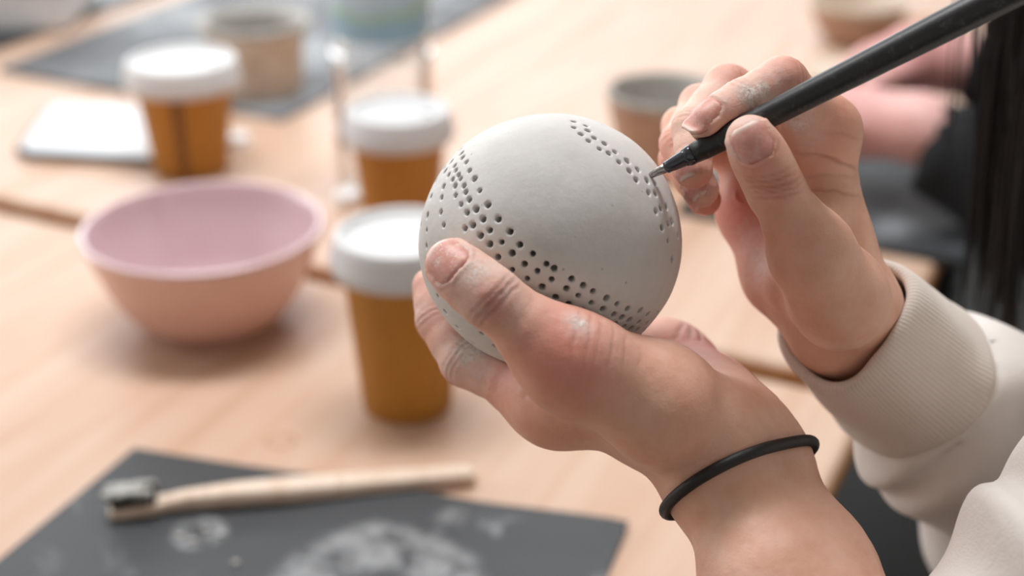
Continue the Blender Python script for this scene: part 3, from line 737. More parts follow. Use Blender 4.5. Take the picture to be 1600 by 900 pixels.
# elastic band round the left wrist
c0 = P(1158, 748, .520); ax = nrm(((lg1[0] + lg2[0]) / 2) - ((lw1[0] + lw2[0]) / 2)); ax = nrm(ax + RX * .08 + UP * .02)
e1 = nrm(np.cross(ax, FW)); e2 = np.cross(ax, e1); ring = []
def l_arm_d(p): return batch(left_sdf, p)
N_ = 96
for k in range(N_):
    a = 2 * math.pi * k / N_; dr = e1 * math.cos(a) + e2 * math.sin(a); ring.append((dr, .06))
dirs = np.array([r[0] for r in ring]); rr = np.full(N_, .055)
for _ in range(24): rr = rr - np.clip(l_arm_d(c0 + dirs * rr[:, None]) - .0014, -.004, .004) * .7
rr = np.array([np.mean([rr[(k + j) % N_] for j in range(-4, 5)]) for k in range(N_)])
cent = c0 + dirs * rr[:, None]; vs, fs = [], []; M_ = 14
for k in range(N_):
    t = nrm(cent[(k + 1) % N_] - cent[k - 1]); b = nrm(np.cross(t, dirs[k]))
    for j in range(M_):
        a = 2 * math.pi * j / M_; vs.append(cent[k] + (dirs[k] * math.cos(a) + b * math.sin(a)) * .00215)
for k in range(N_):
    for j in range(M_):
        fs.append((k * M_ + j, k * M_ + (j + 1) % M_, ((k + 1) % N_) * M_ + (j + 1) % M_, ((k + 1) % N_) * M_ + j))
o = mesh_obj('elastic_band', vs, fs, MAT['band'], person, world=True); tag(o, 'thin black elastic hair band round the wrist of the hand holding the ball')

# sweater: sleeve from the cuff seam over the elbow, trunk, other sleeve pushed above the elbow
CUF0 = P(1319, 496, .555); CUF1 = P(1428, 592, .598)
cax = nrm(CUF1 - CUF0)
def fold(p, c, ax_, w, amp, r):      # a long soft fold: ridge across direction ax_
    q = p - c; return amp * np.exp(-((q @ ax_) / w) ** 2) * np.exp(-((q ** 2).sum(1)) / r ** 2)
sw_n = Node([Cone(CUF1, CUF1 + cax * .05, .0315, .036), Cone(CUF1 + cax * .05, ELB_R + np.array([.004, 0, -.002]), .036, .044), Cone(ELB_R, SH_R, .046, .066), Cone(SH_L, SH_R, .072, .072),
             Cone(ELB_L + (SH_L - ELB_L) * .13 , ELB_L + (SH_L - ELB_L) * .42, .034, .055), Cone(ELB_L + (SH_L - ELB_L) * .42 , SH_L, .055, .068), Cone(MID - [0, 0, .08], PELV + [0, 0, .03], .125, .15)], .035)
sl_axis = nrm(ELB_R - CUF1)
up_l = nrm(SH_L - ELB_L)
def sw_final(p):
    base = sw_n.d(p)
    w = .0035 * vnoise(p, 14, 2) + .0018 * vnoise(p, 34, 6)
    F_ = [(1500, 690, .60, .75, -.5, .011, .006, .05), (1555, 600, .60, .5, -.85, .012, .006, .05), (1530, 655, .59, .7, -.6, .010, -.006, .04), (1440, 760, .61, .2, .95, .012, .005, .04),
          (1500, 500, .64, .55, .8, .012, .006, .03), (1548, 520, .66, .6, -.5, .010, -.006, .03), (1560, 760, .47, .8, .5, .008, .006, .045), (1592, 790, .47, .85, .5, .010, -.009, .05), (1605, 870, .46, .85, .4, .011, .012, .04)]
    a = 0
    for (u, v, dd, ax1, ax2, ww, amp, r) in F_ + [(1405, 740, .60, .55, -.8, .007, .004, .03), (1450, 720, .60, .75, -.6, .007, -.004, .035), (1515, 560, .62, .8, .3, .007, -.004, .03)]:
        amp = amp * (1.3 if dd > .5 else 1.0)
        a = a + fold(p, P(u, v, dd), nrm(RX * ax1 + UP * ax2), ww, amp, r)
    d = base - w - a
    d = smax(d, -(np.linalg.norm(p - (MID + [-.03, .01, .085]), axis=1) - .072), .008)
    k = np.linalg.norm(p - CUF1, axis=1) < .075
    if k.any():
        pk = p[k]; dk = d[k]
        dk = smax(dk, -Cone(CUF1 - cax * .04, CUF1 + cax * .02, .0320, .0300).d(pk), .002)
        dk = smax(dk, -((pk - CUF1) @ cax + .001), .004); d = d.copy(); d[k] = dk
    return d
pos, q = mesh_sdf(sw_final, (.05, .25, .42), (.80, 1.0, 1.22), .0032 * QUAL); pos, _ = project(sw_final, pos, 1)
sweater = mesh_obj('sweater', pos, q, MAT['sweat'], person, world=True)
# ribbed cuff, doubled over at the rim
prof = []; Lc = np.linalg.norm(CUF1 - CUF0) + .002
for s in np.linspace(Lc + .002, .003, 22): prof.append((s, .0283 + .0062 * (s / Lc) ** .8 + .0012 * math.exp(-((s - Lc * .9) / .006) ** 2) - .0022 * math.exp(-((s - Lc - .001) / .0022) ** 2)))
for a in np.linspace(0, math.pi, 7)[1:-1]: prof.append((.003 - .0026 * math.sin(a), .0283 - .0022 * (1 - math.cos(a)) / 1.0))
for s in np.linspace(.003, Lc * .92, 12): prof.append((s, .0240 + .003 * (s / Lc)))
u1 = nrm(np.cross(cax, FW)); u2 = np.cross(cax, u1); n = 260; vs, rib = [], []
for (s, r) in prof:
    for i in range(n + 1):
        a = 2 * math.pi * i / n
        k = max(0, 1 - s / Lc); w = 1 + .045 * k * math.sin(2 * a + .8) + .02 * math.sin(3 * a + s * 60) + .012 * math.sin(5 * a - s * 90)
        off = .0035 * k * math.sin(a * 2 + 2.0) + .0018 * math.sin(3 * a)
        vs.append(CUF0 + cax * (s + off * k) + (u1 * math.cos(a) + u2 * math.sin(a)) * r * w + (vnoise(np.array([[math.cos(a), math.sin(a), s * 30]]), 2.2, 5)[0]) * .0006 * (u1 * math.cos(a) + u2 * math.sin(a)))
        rib.append(a * 104 + s * 60)
fs = [(j * (n + 1) + i, j * (n + 1) + i + 1, (j + 1) * (n + 1) + i + 1, (j + 1) * (n + 1) + i) for j in range(len(prof) - 1) for i in range(n)]
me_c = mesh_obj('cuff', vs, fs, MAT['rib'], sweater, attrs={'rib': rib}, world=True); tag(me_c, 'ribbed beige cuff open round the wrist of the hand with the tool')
# trousers, shoes, stool
kL = np.array([.17, .60, .50]); kR = np.array([.20, .84, .50]); hL = PELV + [-.02, -.09, 0]; hR = PELV + [.02, .10, 0]
tr_n = Node([Cone(PELV, PELV + [0, 0, .06], .155, .13), Cone(hL, kL, .095, .07), Cone(hR, kR, .095, .07), Cone(kL, kL + [.03, .0, -.38], .068, .05), Cone(kR, kR + [.03, 0, -.38], .068, .05)], .05)
pos, q = mesh_sdf(tr_n.d, (.02, .35, .04), (.8, 1.0, .78), .008); mesh_obj('trousers', pos, q, MAT['trousers'], person, world=True)
for kk in (kL, kR):
    a = kk + [.04, 0, -.45]; sh_n = Node([Cone(a + [0, 0, .0], a + [-.14, .04, -.015], .036, .030), Cone(a, a + [.02, 0, .05], .038, .04)], .03)
    fsh = lambda p, s_=sh_n: np.maximum(s_.d(p), -(p[:, 2] - .002))
    pos, q = mesh_sdf(fsh, a - [.22, .1, .1], a + [.1, .12, .12], .006); mesh_obj('shoe', pos, q, MAT['trousers'], person, world=True)
st = empty('stool', (PELV[0], PELV[1], 0)); tag(st, 'dark round stool under the person in the beige sweater', 'stool')
v, f = lathe([(0, .33), (.17, .33), (.18, .34), (.18, .36), (.17, .37), (0, .37)], 40); mesh_obj('seat', v, f, MAT['leg_metal'], st)
for k in range(4):
    a = k * math.pi / 2 + .6; v, f = tube([(math.cos(a) * .13, math.sin(a) * .13, .335), (math.cos(a) * .19, math.sin(a) * .19, .0)], .012, 10); mesh_obj('leg', v, f, MAT['leg_metal'], st)
# hair: a cap on the skull and long locks falling in front of the shoulder
cap_n = Node([Ell(hd(0, -.018, .035), (.083, .094, .088), HAX), Cone(hd(-.03, -.07, -.01), MID + [.06, .0, .03], .06, .05)], .03)
def cap_f(p):
    d = cap_n.d(p) - .002 * vnoise(p, 60, 1)
    q = p - HEADC; return smax(d, -Cone(hd(0, .10, -.01), hd(0, .13, -.07), .066, .07).d(p), .01)
pos, q = mesh_sdf(cap_f, (.1, .45, .95), (.70, .95, 1.42), .005); Vh, Fh = [pos], [q]; cnt = len(pos)
hr_ = np.random.default_rng(11)
def add_lock(p0, p1, p2, p3, r):
    global cnt
    t = np.linspace(0, 1, 12)[:, None]; path = (1 - t) ** 3 * p0 + 3 * (1 - t) ** 2 * t * p1 + 3 * (1 - t) * t * t * p2 + t ** 3 * p3
    path = path + np.array([.0015 * math.sin(9 * x + p0[0] * 300) for x in t[:, 0]])[:, None] * np.array([1, .6, 0])
    rad = r * (1 - .85 * np.linspace(0, 1, 12) ** 3)
    v, f = tube(path, rad, 5, False); Vh.append(np.array(v)); Fh.append(np.array([g for g in f]) + cnt); cnt += len(v)
for k in range(620):
    s = hr_.uniform(0, 1); s2 = hr_.uniform(0, 1)
    x0 = .250 + .18 * s + .010 * (hr_.uniform() ** 3); y0 = .665 + .085 * s2 + .02 * s
    top = hd(-.06 + .12 * s2, .03 - .09 * s, .065); z_end = .905 - .02 * s + hr_.uniform(-.035, .05)
    if k < 26: x0 = .236 + .016 * hr_.uniform(); z_end = hr_.uniform(.93, 1.03)
    p3 = np.array([x0 + hr_.normal(0, .004) + .010, y0, z_end]); p2 = np.array([x0 - .004 + hr_.normal(0, .003), y0, 1.04]); p1 = np.array([x0 - .01 + .02 * s, y0, 1.19])
    add_lock(top, p1, p2, p3, hr_.uniform(.0016, .0040) if k >= 26 else .0008)
mesh_obj('hair', np.vstack(Vh), [tuple(g) for F1 in Fh for g in F1.tolist()], MAT['hair'], person, world=True)

# ------------------------------------------------------------------ things on the near table
def lathe_obj(name, prof, mat_, parent, n=72, z=0, **kw):
    v, f = lathe(prof, n, **kw); return mesh_obj(name, v, f, mat_, parent)
def cup(label, u, v_, H, rt, rb, rl, group, stripe=None, z0=TABLE_Z, rz=0):
    """(u, v_) = middle of the base on the table"""
    g = G(u, v_, z0); t = empty('coffee_cup', g, rz); tag(t, label, 'cup', group)
    th = .0006
    lathe_obj('cup_body', [(0, .004), (rb - .002, .004), (rb - .002, .0), (rb, 0.0), (rb + .0006, .004), (rt, H - .002), (rt + .0012, H - .001), (rt + .0012, H + .001), (rt - .0008, H + .001), (rb - .001, .006), (0, .006)], MAT['kraft'], t)
    L = lathe_obj('lid', smooth_profile([(rl - .0012, H - .010), (rl, H - .0095), (rl + .0004, H - .004), (rl, H - .0005)], 3) + smooth_profile([(rl - .001, H + .0015), (rl - .0016, H + .005), (rl - .0036, H + .0125), (rl - .0050, H + .0145), (rl - .0068, H + .0148)], 4)
                  + smooth_profile([(rl - .0085, H + .0135), (rl - .010, H + .0105), (rl - .0125, H + .0098), (rl * .5, H + .0100), (.0, H + .0102)], 4), MAT['lid'], t)
    v, f = lathe([(0, 0), (.0042, 0), (.0038, .0006), (0, .0006)], 20); vv = np.array(v) + [rl * .55, 0, H + .0099]; mesh_obj('sip_hole', vv * 1.0, f, MAT['leg_metal'], L).scale = (1, 1, 1)
    if stripe:
        vs, fs = [], []
        for k in range(13):
            a = stripe + (k - 6) * .018
            for (r, zz) in ((rb + .0010, .003), (rt + .0004, H - .012)): vs.append((r * math.cos(a), r * math.sin(a), zz))
            for (r, zz) in ((rb + .0002, .003), (rt - .0004, H - .012)): vs.append((r * math.cos(a), r * math.sin(a), zz))
        for k in range(12):
            i = k * 4; fs += [(i, i + 4, i + 5, i + 1), (i + 2, i + 3, i + 7, i + 6)]
        mesh_obj('seam_shading', vs, fs, MAT['kraft_dark'], t)  # dark strip down the cup: seam with its shading painted in
    return t
CUPS = 'kraft coffee cups with white lids'
cup('tall kraft paper coffee cup with white lid, directly left of the clay ball', 637, 628, .115, .0408, .0305, .0480, CUPS)
cup('kraft coffee cup with white lid standing behind the clay ball, before the clear bottle', 628, 362, .098, .0405, .0300, .0475, CUPS, z0=Z2)
cup('kraft coffee cup with white lid behind the pink bowl, dark stripe down its side', 300, 262, .095, .0460, .0350, .0545, CUPS, stripe=-1.52, z0=Z2)

g = G(332, 497); t = empty('pink_bowl', g); tag(t, 'round pink ceramic bowl with mauve inside on the front table', 'bowl')
BR_ = .0905; BH = .076
lathe_obj('bowl_body', smooth_profile([(0, .003), (.030, .003), (.044, .0025), (.048, .0), (.050, .0035), (.0565, .009), (.066, .020), (.0765, .040), (.0850, .062), (BR_, BH)], 5), MAT['pink_out'], t, 96, wob=.003, seed=3)
lathe_obj('glazed_inside', smooth_profile([(BR_, BH), (BR_ + .0002, BH + .0022), (BR_ - .0022, BH + .0034), (.0855, BH + .0010), (.0790, .058), (.068, .036), (.056, .017), (.040, .0085), (0, .0066)], 5), MAT['pink_in'], t, 96, wob=.003, seed=3)

def board(name, label, corners, zt, thick, mat_, curl=None, n=24, cat='mat'):
    """corners: front-left, back-left, back-right, front-right on the table"""
    A, B, C_, D = [np.asarray(c, float) for c in corners]; ctr = (A + B + C_ + D) / 4; vs = []
    for j in range(n + 1):
        for i in range(n + 1):
            s, t_ = i / n, j / n; p = (A * (1 - s) + D * s) * (1 - t_) + (B * (1 - s) + C_ * s) * t_; zz = curl(s, t_) if curl else 0
            vs.append((p[0] - ctr[0], p[1] - ctr[1], thick + zz))
    top = len(vs); vs += [(x, y, z_ - thick) for x, y, z_ in vs]; F = []; m_ = n + 1
    for j in range(n):
        for i in range(n):
            a = j * m_ + i; F += [(a, a + 1, a + m_ + 1, a + m_), (top + a, top + a + m_, top + a + m_ + 1, top + a + 1)]
    rim = [i for i in range(m_)] + [j * m_ + n for j in range(1, m_)] + [n * m_ + i for i in range(n - 1, -1, -1)] + [j * m_ for j in range(n - 1, 0, -1)]
    for a, b in zip(rim, rim[1:] + rim[:1]): F.append((a, top + a, top + b, b))
    o = mesh_obj(name, vs, F, mat_, smooth=False); o.location = (ctr[0], ctr[1], zt); return tag(o, label, cat)
# near black mat with clay smears
A = G(-330, 1150); B = G(210, 703); C_ = G(982, 824); D = G(800, 1250)
ctrn = (A + B + C_ + D) / 4
sm1 = G(590, 925) - ctrn; sm2 = G(310, 835) - ctrn; sm3 = G(720, 825) - ctrn
MAT['mat_near'] = mat_mat('charcoal_mat_with_clay_smears', srgb(66, 68, 71), srgb(152, 154, 156), .60, .74, 9, .5,
                          ring=[(sm1[0], sm1[1], .022, .062, .9, .36), (sm2[0], sm2[1], .0, .016, 1.0, .40), (sm3[0], sm3[1], .0, .022, .6, .45)])
nm = board('craft_mat', 'charcoal mat smeared with pale clay under the wooden brush, front of table', (A, B, C_, D), TABLE_Z + .0002, .0014, MAT['mat_near'],
      curl=lambda s, t_: .0035 * max(0, t_ - .82) / .18 * max(0, 1 - abs(s - .95) / .25) + .0022 * math.exp(-((s - .5) / .16) ** 2) * max(0, t_ - .8) / .2)
# bamboo brush loaded with clay
b0 = G(170, 797, TABLE_Z + .006); b1 = G(742, 741, TABLE_Z + .006); bd = nrm((b1 - b0) * [1, 1, 0]); BLn = np.linalg.norm((b1 - b0)[:2])
br = empty('bamboo_brush', (b0[0], b0[1], TABLE_Z + .0018), math.atan2(bd[1], bd[0])); tag(br, 'bamboo toothbrush with clay-caked dark bristles lying across the charcoal mat', 'brush')
secs = [(0, .0035, .0022), (.002, .0058, .0026), (.010, .0066, .0028), (.026, .0064, .003), (.034, .0048, .0034), (.045, .0046, .0042), (.075, .0062, .0048), (.105, .0074, .005), (.14, .0070, .0046), (.18, .0062, .0042), (BLn - .003, .0056, .0036), (BLn, .0036, .003)]
vs, fs = [], []; K = 20
for (x, hw, hh) in secs:
    hw *= 1.2; hh *= 1.25
    for k in range(K):
        a = 2 * math.pi * k / K; c_, s_ = math.cos(a), math.sin(a)
        vs.append((x, hw * math.copysign(abs(c_) ** .6, c_), hh + hh * math.copysign(abs(s_) ** .6, s_) + .0012 * math.sin(min(1, x / .1) * 3.1) ))
for i in range(len(secs) - 1):
    for k in range(K): fs.append((i * K + k, i * K + (k + 1) % K, (i + 1) * K + (k + 1) % K, (i + 1) * K + k))
fs += [tuple(range(K))[::-1], tuple(range((len(secs) - 1) * K, len(secs) * K))]
mesh_obj('handle', vs, fs, MAT['bamboo'], br)
bm = bmesh.new()
for i in range(9):
    for j in range(4):
        for k in range(5):
            x = .0035 + i * .003 + random.uniform(-.0008, .0008); y = -.0042 + j * .0028 + random.uniform(-.0008, .0008)
            r = bmesh.ops.create_cone(bm, cap_ends=True, segments=5, radius1=.0006, radius2=.0003, depth=.0105)
            dx, dy = random.uniform(-.0016, .0016), random.uniform(-.0016, .0016)
            for v in r['verts']:
                tt = v.co.z / .0105 + .5; v.co = Vector((v.co.x + x + dx * tt, v.co.y + y + dy * tt, v.co.z + .0120))
o = bm_obj('bristles', bm, MAT['bristle'], br); tag(o, kind='stuff')
lump = Node([Cone(np.array([.002, -.002, .0155]), np.array([.012, .003, .0160]), .0026, .003), Cone(np.array([.010, -.003, .0150]), np.array([.018, .000, .0152]), .0034, .003), Cone(np.array([.018, .002, .0158]), np.array([.028, .004, .0172]), .0026, .0018), Cone(np.array([.0, .003, .014]), np.array([.008, .005, .0145]), .002, .0022)], .002)
lump2 = Node([Cone(np.array([.000, -.004, .0165]), np.array([.026, -.005, .0168]), .0026, .0024), Cone(np.array([.0, .004, .0165]), np.array([.026, .005, .017]), .0024, .0026), Cone(np.array([.006, 0, .0175]), np.array([.020, 0, .0180]), .0028, .0028)], .002)
lf = lambda p: np.minimum(lump.d(p - [0, 0, .0012]), lump2.d(p)) - .0010 * vnoise(p, 420, 2)
pos, q = mesh_sdf(lf, (-.006, -.013, .008), (.036, .013, .026), .0006); o = mesh_obj('clay_lump', pos, q, MAT['wet_clay'], br); tag(o, 'pale wet clay caked on the bristle tips')
# small clay crumbs on the near mat
CRL = ['clay crumb closest to the brush head, leftmost but one of the row', 'clay crumb in the middle of the row by the brush', 'clay crumb at the right end of the row by the brush', 'lone clay crumb nearest the bottom edge of the charcoal mat', 'clay crumb just in front of the row, nearer the camera']
MAT['crumb'] = plain('dry_clay_crumb', srgb(176, 172, 168), .8)
for (u, v_), cl in zip(((282, 838), (322, 828), (345, 836), (368, 880), (300, 846)), CRL):
    gg = G(u, v_, TABLE_Z + .0018); r0 = random.uniform(.0016, .0026)
    bm = bmesh.new(); bmesh.ops.create_icosphere(bm, subdivisions=2, radius=r0)
    for v in bm.verts: v.co = Vector((v.co.x * random.uniform(1.1, 1.5), v.co.y * random.uniform(.9, 1.2), max(-.0006, v.co.z * .55) + .0006))
    o = bm_obj('clay_crumb', bm, MAT['crumb'], None, smooth=True); o.location = tuple(gg); tag(o, 'small pale ' + cl, 'clay crumb', 'clay crumbs on the charcoal mat')

MAT['ring'] = plain('dried_tan_slip', srgb(178, 138, 104), .8)
v, f = lathe([(.0085, 0), (.0088, .0004), (.0108, .0005), (.0112, 0)], 40, wob=.06, seed=5)
o = mesh_obj('slip_ring', v, f, MAT['ring']); o.location = tuple(G(438, 689)); o.scale = (1, .8, 1); tag(o, 'faint tan ring of dried slip on the front table, between bowl and brush', 'ring mark')
# ------------------------------------------------------------------ things on the far table
MAT['mat_far'] = mat_mat('dusty_grey_board', srgb(86, 88, 92), srgb(168, 172, 176), .44, .66, 6, .6)
MAT['mat_dark'] = mat_mat('black_board', srgb(52, 55, 58), srgb(128, 132, 136), .52, .68, 7, .5)
def rect(corner, e, le, s, ls):      # corner = nearest corner; e = along E, s = along S
    A = np.asarray(corner, float); return (A + s * ls, A + s * ls + e * le, A + e * le, A)
front = G(441, 191, Z2); left = G(-2, 113, Z2); right = G(800, -6, Z2)
sB = nrm(left - front); eB = nrm(right - front)
o = board('modelling_board', 'large grey board dusted with dry clay under the cream clay pot', (left, left + eB * .62, front + eB * .62, front), Z2, .006, MAT['mat_far'], n=2, cat='board')
o.modifiers.new('bevel', 'BEVEL').width = .001
c2 = G(-45, 94, Z2)
o = board('modelling_board', 'dark grey board at the top left, under the white tray', rect(c2 + S_DIR * .0, E_DIR, .5, S_DIR, .5), Z2, .006, MAT['mat_dark'], n=2, cat='board')
D1 = G(1058, 336, Z2); D2 = G(1512, 421, Z2); sD = nrm(D1 - D2)
o = board('modelling_board', 'black board with a pale smudge on the right of the far table, behind the wrist', (D1, D1 + E_DIR * .32, D2 + E_DIR * .32, D2), Z2, .006, MAT['mat_dark'], n=2, cat='board')

def pot(name, label, u, v_, H, prof_out, prof_in, mo, mi, z0, cat='pot', wob=.008, seed=1, rimmat=None):
    g = G(u, v_, z0); t = empty(name, g); tag(t, label, cat)
    lathe_obj('pot_body', smooth_profile(prof_out, 5), mo, t, 64, wob=wob, seed=seed)
    lathe_obj('pot_inside', smooth_profile(prof_in, 5), mi, t, 64, wob=wob, seed=seed)
    return t
pot('clay_pot', 'cream clay pot with thick grey rim standing on the dusty grey board', 404, 140, .08,
    [(0, .003), (.044, .001), (.048, .004), (.050, .02), (.052, .05), (.055, .066), (.0605, .072)], [(.0605, .072), (.062, .076), (.060, .080), (.054, .079), (.048, .070), (.045, .04), (.040, .012), (0, .010)], MAT['pot_cream'], MAT['pot_grey'], Z2 + .006, seed=2)
pot('clay_pot', 'grey-lipped brown clay pot right behind the fingers holding the tool', 1034, 255, .07,
    [(0, .003), (.032, .001), (.036, .003), (.044, .02), (.050, .042), (.0535, .060), (.0555, .068)], [(.0555, .068), (.0568, .0725), (.055, .076), (.0515, .073), (.047, .055), (.040, .025), (.03, .012), (0, .010)], MAT['pot_brown'], MAT['pot_grey'], Z2, seed=4)
pot('clay_bowl', 'low grey-brown clay bowl near the top right, above the tool', 1336, 66, .05,
    [(0, .003), (.030, .001), (.034, .003), (.046, .015), (.055, .032), (.060, .048)], [(.060, .048), (.0615, .052), (.059, .055), (.055, .051), (.048, .03), (.035, .012), (0, .009)], MAT['pot_brown'], MAT['pot_cream'], Z2, cat='bowl', seed=6)
# white slab phone / tablet with dark case
A = G(22, 250, Z2); D = G(322, 266, Z2); B = G(80, 168, Z2); C_ = G(334, 184, Z2); A, B, C_, D = A, B, C_, D
tb = empty('tablet', (A + B + C_ + D) / 4); tag(tb, 'white-faced tablet in a thin dark case lying left of the striped cup', 'tablet')
def quad_slab(name, cs, z0, z1, mat_, parent, inset=0, bev=.004):
    ct = sum(cs) / 4; bm = bmesh.new(); vs = []
    for zz in (z0, z1):
        for c in cs:
            d = (c - ct); d = d * (1 - inset / np.linalg.norm(d)); vs.append(bm.verts.new((d[0], d[1], zz)))
    bm.faces.new(vs[:4][::-1]); bm.faces.new(vs[4:])
    for k in range(4): bm.faces.new((vs[k], vs[(k + 1) % 4], vs[4 + (k + 1) % 4], vs[4 + k]))
    es = [e for e in bm.edges if abs(e.verts[0].co.z - e.verts[1].co.z) > 1e-5]
    bmesh.ops.bevel(bm, geom=es, offset=bev, segments=4, affect='EDGES')
    return bm_obj(name, bm, mat_, parent, bevel=.0006)
quad_slab('case', [A, D, C_, B], 0, .008, MAT['dark_mat_edge'], tb, 0, .01)
quad_slab('screen', [A, D, C_, B], .0078, .0092, MAT['paper_white'], tb, .005, .008)
# white discs made up for two highlights: by the striped cup and bottle
for (u, v_, lb) in ((372, 228, 'small white disc standing in for a highlight right beside the striped cup'), (544, 318, 'small white disc standing in for a bottle highlight, left of the cup behind the ball')):
    t = empty('highlight_disc', G(u, v_, Z2)); tag(t, lb, 'cap'); lathe_obj('highlight_shell', smooth_profile([(0, .012), (.009, .012), (.0115, .0105), (.012, .006), (.012, 0)], 4), MAT['cap'], t, 32)
    lathe_obj('highlight_rim', [(.012, 0), (.0128, 0), (.0128, .0018), (.012, .0022)], MAT['lid'], t, 32)
# white tray top left
g0 = G(104, 46, Z2 + .006); sx, sy, sz, w = .24, .15, .055, .004
t = empty('storage_box', g0 + np.array([-sx / 2, sy / 2, 0])); tag(t, 'white lidded plastic box at the top left corner on a dark board', 'box')
bm_obj('box_base', box_bm(sx, sy, .004, 0, 0, .002), MAT['lid'], t, bevel=.001)
for (a, b, c, d) in ((0, sy / 2 - w / 2, sx, w), (0, -sy / 2 + w / 2, sx, w), (sx / 2 - w / 2, 0, w, sy - 2 * w), (-sx / 2 + w / 2, 0, w, sy - 2 * w)):
    bm_obj('box_wall', box_bm(c, d, sz, a, b, sz / 2 + .004), MAT['lid'], t, bevel=.0015)
bm_obj('box_lid', box_bm(sx + .008, sy + .008, .006, 0, 0, sz + .007), MAT['paper_white'], t, bevel=.002)
# clear bottle with blue label
m = M('clear_plastic'); m.color((.96, .98, .98, 1)); m.set(roughness=.04, transmission_weight=0.0, ior=1.45)
tr = m.n('ShaderNodeBsdfTransparent'); tr.inputs[0].default_value = (.97, .98, .98, 1); fr = m.n('ShaderNodeFresnel'); fr.inputs[0].default_value = 1.28
gl = m.n('ShaderNodeBsdfGlossy'); gl.inputs['Roughness'].default_value = .06; mx = m.n('ShaderNodeMixShader')
m.L(fr.outputs[0], mx.inputs[0]); m.L(tr.outputs[0], mx.inputs[1]); m.L(gl.outputs[0], mx.inputs[2]); hz = m.n('ShaderNodeBsdfDiffuse'); hz.inputs[0].default_value = (.9, .92, .93, 1); m2 = m.n('ShaderNodeMixShader'); m2.inputs[0].default_value = .10
m.L(mx.outputs[0], m2.inputs[1]); m.L(hz.outputs[0], m2.inputs[2]); m.L(m2.outputs[0], m.t.nodes['Material Output'].inputs[0]); MAT['clear'] = m.m
m = M('blue_bottle_label'); sepx = m.n('ShaderNodeSeparateXYZ'); m.L(m.tc.outputs['Object'], sepx.inputs[0])
hill = m.math('ADD', sepx.outputs['Z'], m.math('MULTIPLY', m.noise(14, 2), -.05))
col = m.ramp(m.math('MULTIPLY', m.math('ADD', hill, .0), 6.0), [(.86, srgb(150, 186, 204)), (.90, srgb(172, 204, 178)), (.95, srgb(176, 206, 224)), (1.0, srgb(200, 220, 232))])
white = m.ramp(m.noise(9, 1), [(.5, (0, 0, 0, 1)), (.56, (1, 1, 1, 1))])
m.color(m.mix(m.math('MULTIPLY', white, .75), col, srgb(224, 230, 234))); m.set(roughness=.35); MAT['label'] = m.m
g = G(605, 292, Z2); bt = empty('water_bottle', g); tag(bt, 'large clear plastic bottle with pale blue label behind the second cup', 'bottle')
rb_ = .0455
lathe_obj('bottle_body', smooth_profile([(0, .008), (.022, .004), (.036, .0), (.042, .004), (rb_, .014), (rb_, .06), (rb_ - .0012, .066), (rb_, .072), (rb_, .13), (rb_ - .002, .138), (rb_ - .002, .23), (rb_, .24), (.040, .262), (.026, .285), (.0145, .297), (.0135, .31)], 4), MAT['clear'], bt, 64)
lathe_obj('bottle_label', [(rb_ - .0008, .150), (rb_ - .0006, .234)], MAT['label'], bt, 64)
o = lathe_obj('bottle_cap', smooth_profile([(.0155, .302), (.0158, .304), (.0158, .317), (.0145, .319), (0, .319)], 3), MAT['lid'], bt, 32)
# wooden tool block and pale clay slab by the second person
gg = G(1418, 62, Z2); o = bm_obj('wooden_block', box_bm(.085, .045, .022, 0, 0, .011), MAT['amber_wood'], None, bevel=.003); o.location = tuple(gg); o.rotation_euler = (0, 0, .25); tag(o, 'small amber wooden block right of the low clay bowl, behind the tool', 'wood block')
vs, fs = lathe(smooth_profile([(0, .0), (.06, 0), (.066, .003), (.066, .008), (.058, .012), (0, .012)], 4), 48, wob=.06, seed=9); o = mesh_obj('clay_slab', vs, fs, MAT['pot_cream']); o.location = tuple(G(1352, 120, Z2)); o.scale = (1.1, .8, 1); tag(o, 'flat pale clay slab beside the second person\'s hands', 'clay slab')

# ------------------------------------------------------------------ the second person, working further along the far table
def W3(*a): return np.array(a, float)
hA = P(1322, 190, 1.27); wA = P(1440, 200, 1.24); eA = P(1640, 300, 1.20); hB = P(1425, 92, 1.42); wB = P(1500, 100, 1.42); eB_ = P(1720, 130, 1.40)
sA = W3(.86, 1.18, 1.10); sB_ = W3(.98, 1.46, 1.10); midp = (sA + sB_) / 2; headp = midp + [-.08, .02, .25]
kids = [Cone(wA, hA, .027, .034), Cone(eA, wA, .036, .026), Cone(wB, hB, .027, .034), Cone(eB_, wB, .036, .026), Cone(eA, sA, .042, .05), Cone(eB_, sB_, .042, .05), Cone(sA, sB_, .06, .06), Cone(midp - [0, 0, .1], midp + [.08, -.03, -.45], .11, .13), Cone(midp, headp, .05, .05), Ell(headp + [0, 0, .02], (.08, .085, .11)), Cone(headp + [-.05, .01, -.05], headp + [-.075, .02, -.07], .04, .025), Cone(headp + [-.088, .02, .0], headp + [-.098, .022, -.02], .007, .011)]
fing = []
for (h, w_) in ((hA, wA), (hB, wB)):
    d = nrm(h - w_); 
    for k in range(4):
        s = (k - 1.5) * .019; b0_ = h + d * .012 + E_DIR * s; L_ = (.030, .036, .034, .026)[k]
        p1 = b0_ + d * L_; p2 = p1 + nrm(d * .7 - np.array([0, 0, 1]) * .7) * .022; p3 = p2 + nrm(d * .2 - np.array([0, 0, 1])) * .020
        fing.append(chain([(b0_, .0098), (p1, .009), (p2, .0082), (p3, .0072)]))
    tb_ = h - d * .01 - E_DIR * .026; fing.append(chain([(tb_, .012), (tb_ + nrm(d - E_DIR * .7 - np.array([0, 0, .4])) * .032, .0105), (tb_ + nrm(d - E_DIR * .5 - np.array([0, 0, .5])) * .058, .009)]))
p2n = Node(kids, .02)
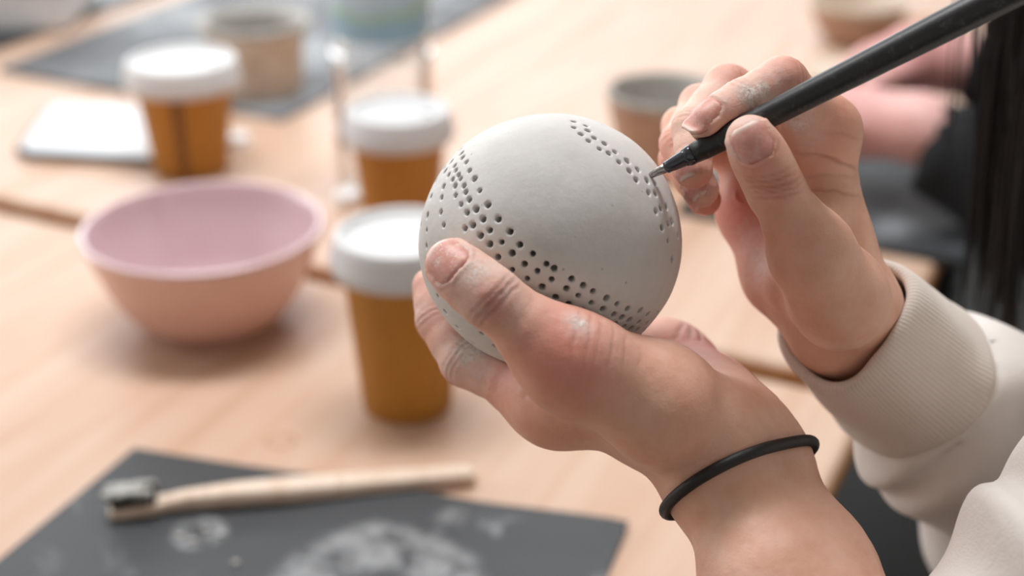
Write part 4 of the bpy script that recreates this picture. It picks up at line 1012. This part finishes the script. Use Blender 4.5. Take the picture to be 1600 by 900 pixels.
def p2f(p):
    d = p2n.d(p)
    for f in fing: d = smin(d, f.d(p), .006)
    return d
pos, q = mesh_sdf(p2f, (.22, .98, .50), (1.25, 1.68, 1.50), .0042); z = np.zeros(len(pos))
rd = gauss(pos, hA, .06) * .6 + gauss(pos, hB, .06) * .9
person2 = empty('person', (midp[0] + .08, midp[1], 0)); tag(person2, 'second person in black, only rosy hands and forearm showing beyond the tool', 'person')
mesh_obj('body', pos, q, MAT['skin2'], person2, attrs={'crease': z, 'red': rd, 'dust': z}, world=True)
s1 = P(1480, 240, 1.22)
j2 = Node([Cone(s1, eA, .044, .055), Cone(eA, sA, .058, .07), Cone(P(1560, 115, 1.41), eB_, .045, .055), Cone(eB_, sB_, .058, .07), Cone(sA, sB_, .08, .08), Cone(midp - [0, 0, .1], midp + [.08, -.03, -.45], .135, .15)], .04)
j2f = lambda p: smax(j2.d(p) - .003 * vnoise(p, 22, 3), -Cone(s1 + (s1 - eA) * .3, s1 + (eA - s1) * .3, .034, .034).d(p), .006)
pos, q = mesh_sdf(j2f, (.30, .95, .50), (1.3, 1.75, 1.32), .007); mesh_obj('jumper', pos, q, MAT['black_sleeve'], person2, world=True)
pl = midp + [.08, -.03, -.5]
t2 = Node([Cone(pl, pl + [0, 0, .05], .15, .14)] + [c for s in (-.1, .1) for c in (Cone(pl + [0, s, 0], pl + [-.36, s, .02], .09, .07), Cone(pl + [-.36, s, .02], pl + [-.33, s, -.42], .068, .045), Cone(pl + [-.33, s, pl[2] * 0 - .46], pl + [-.45, s, -.47], .035, .03))], .04)
pos, q = mesh_sdf(t2.d, (.3, .9, .0), (1.35, 1.8, .85), .01); mesh_obj('trousers', pos, q, MAT['trousers'], person2, world=True)
v, f = lathe([(0, 0), (.085, 0), (.09, .02), (.088, .06), (.06, .10), (0, .118)], 32); mesh_obj('hair', np.array(v) + headp + [.012, 0, .03], f, MAT['hair'], person2, world=True)
st = empty('stool', (pl[0], pl[1], 0)); tag(st, 'dark round stool under the second person in black', 'stool')
zs = pl[2] - .16; v, f = lathe([(0, zs - .04), (.17, zs - .04), (.18, zs - .03), (.18, zs - .01), (.17, zs), (0, zs)], 40); mesh_obj('seat', v, f, MAT['leg_metal'], st)
for k in range(4):
    a = k * math.pi / 2 + .6; v, f = tube([(math.cos(a) * .13, math.sin(a) * .13, zs - .035), (math.cos(a) * .19, math.sin(a) * .19, .0)], .012, 10); mesh_obj('leg', v, f, MAT['leg_metal'], st)
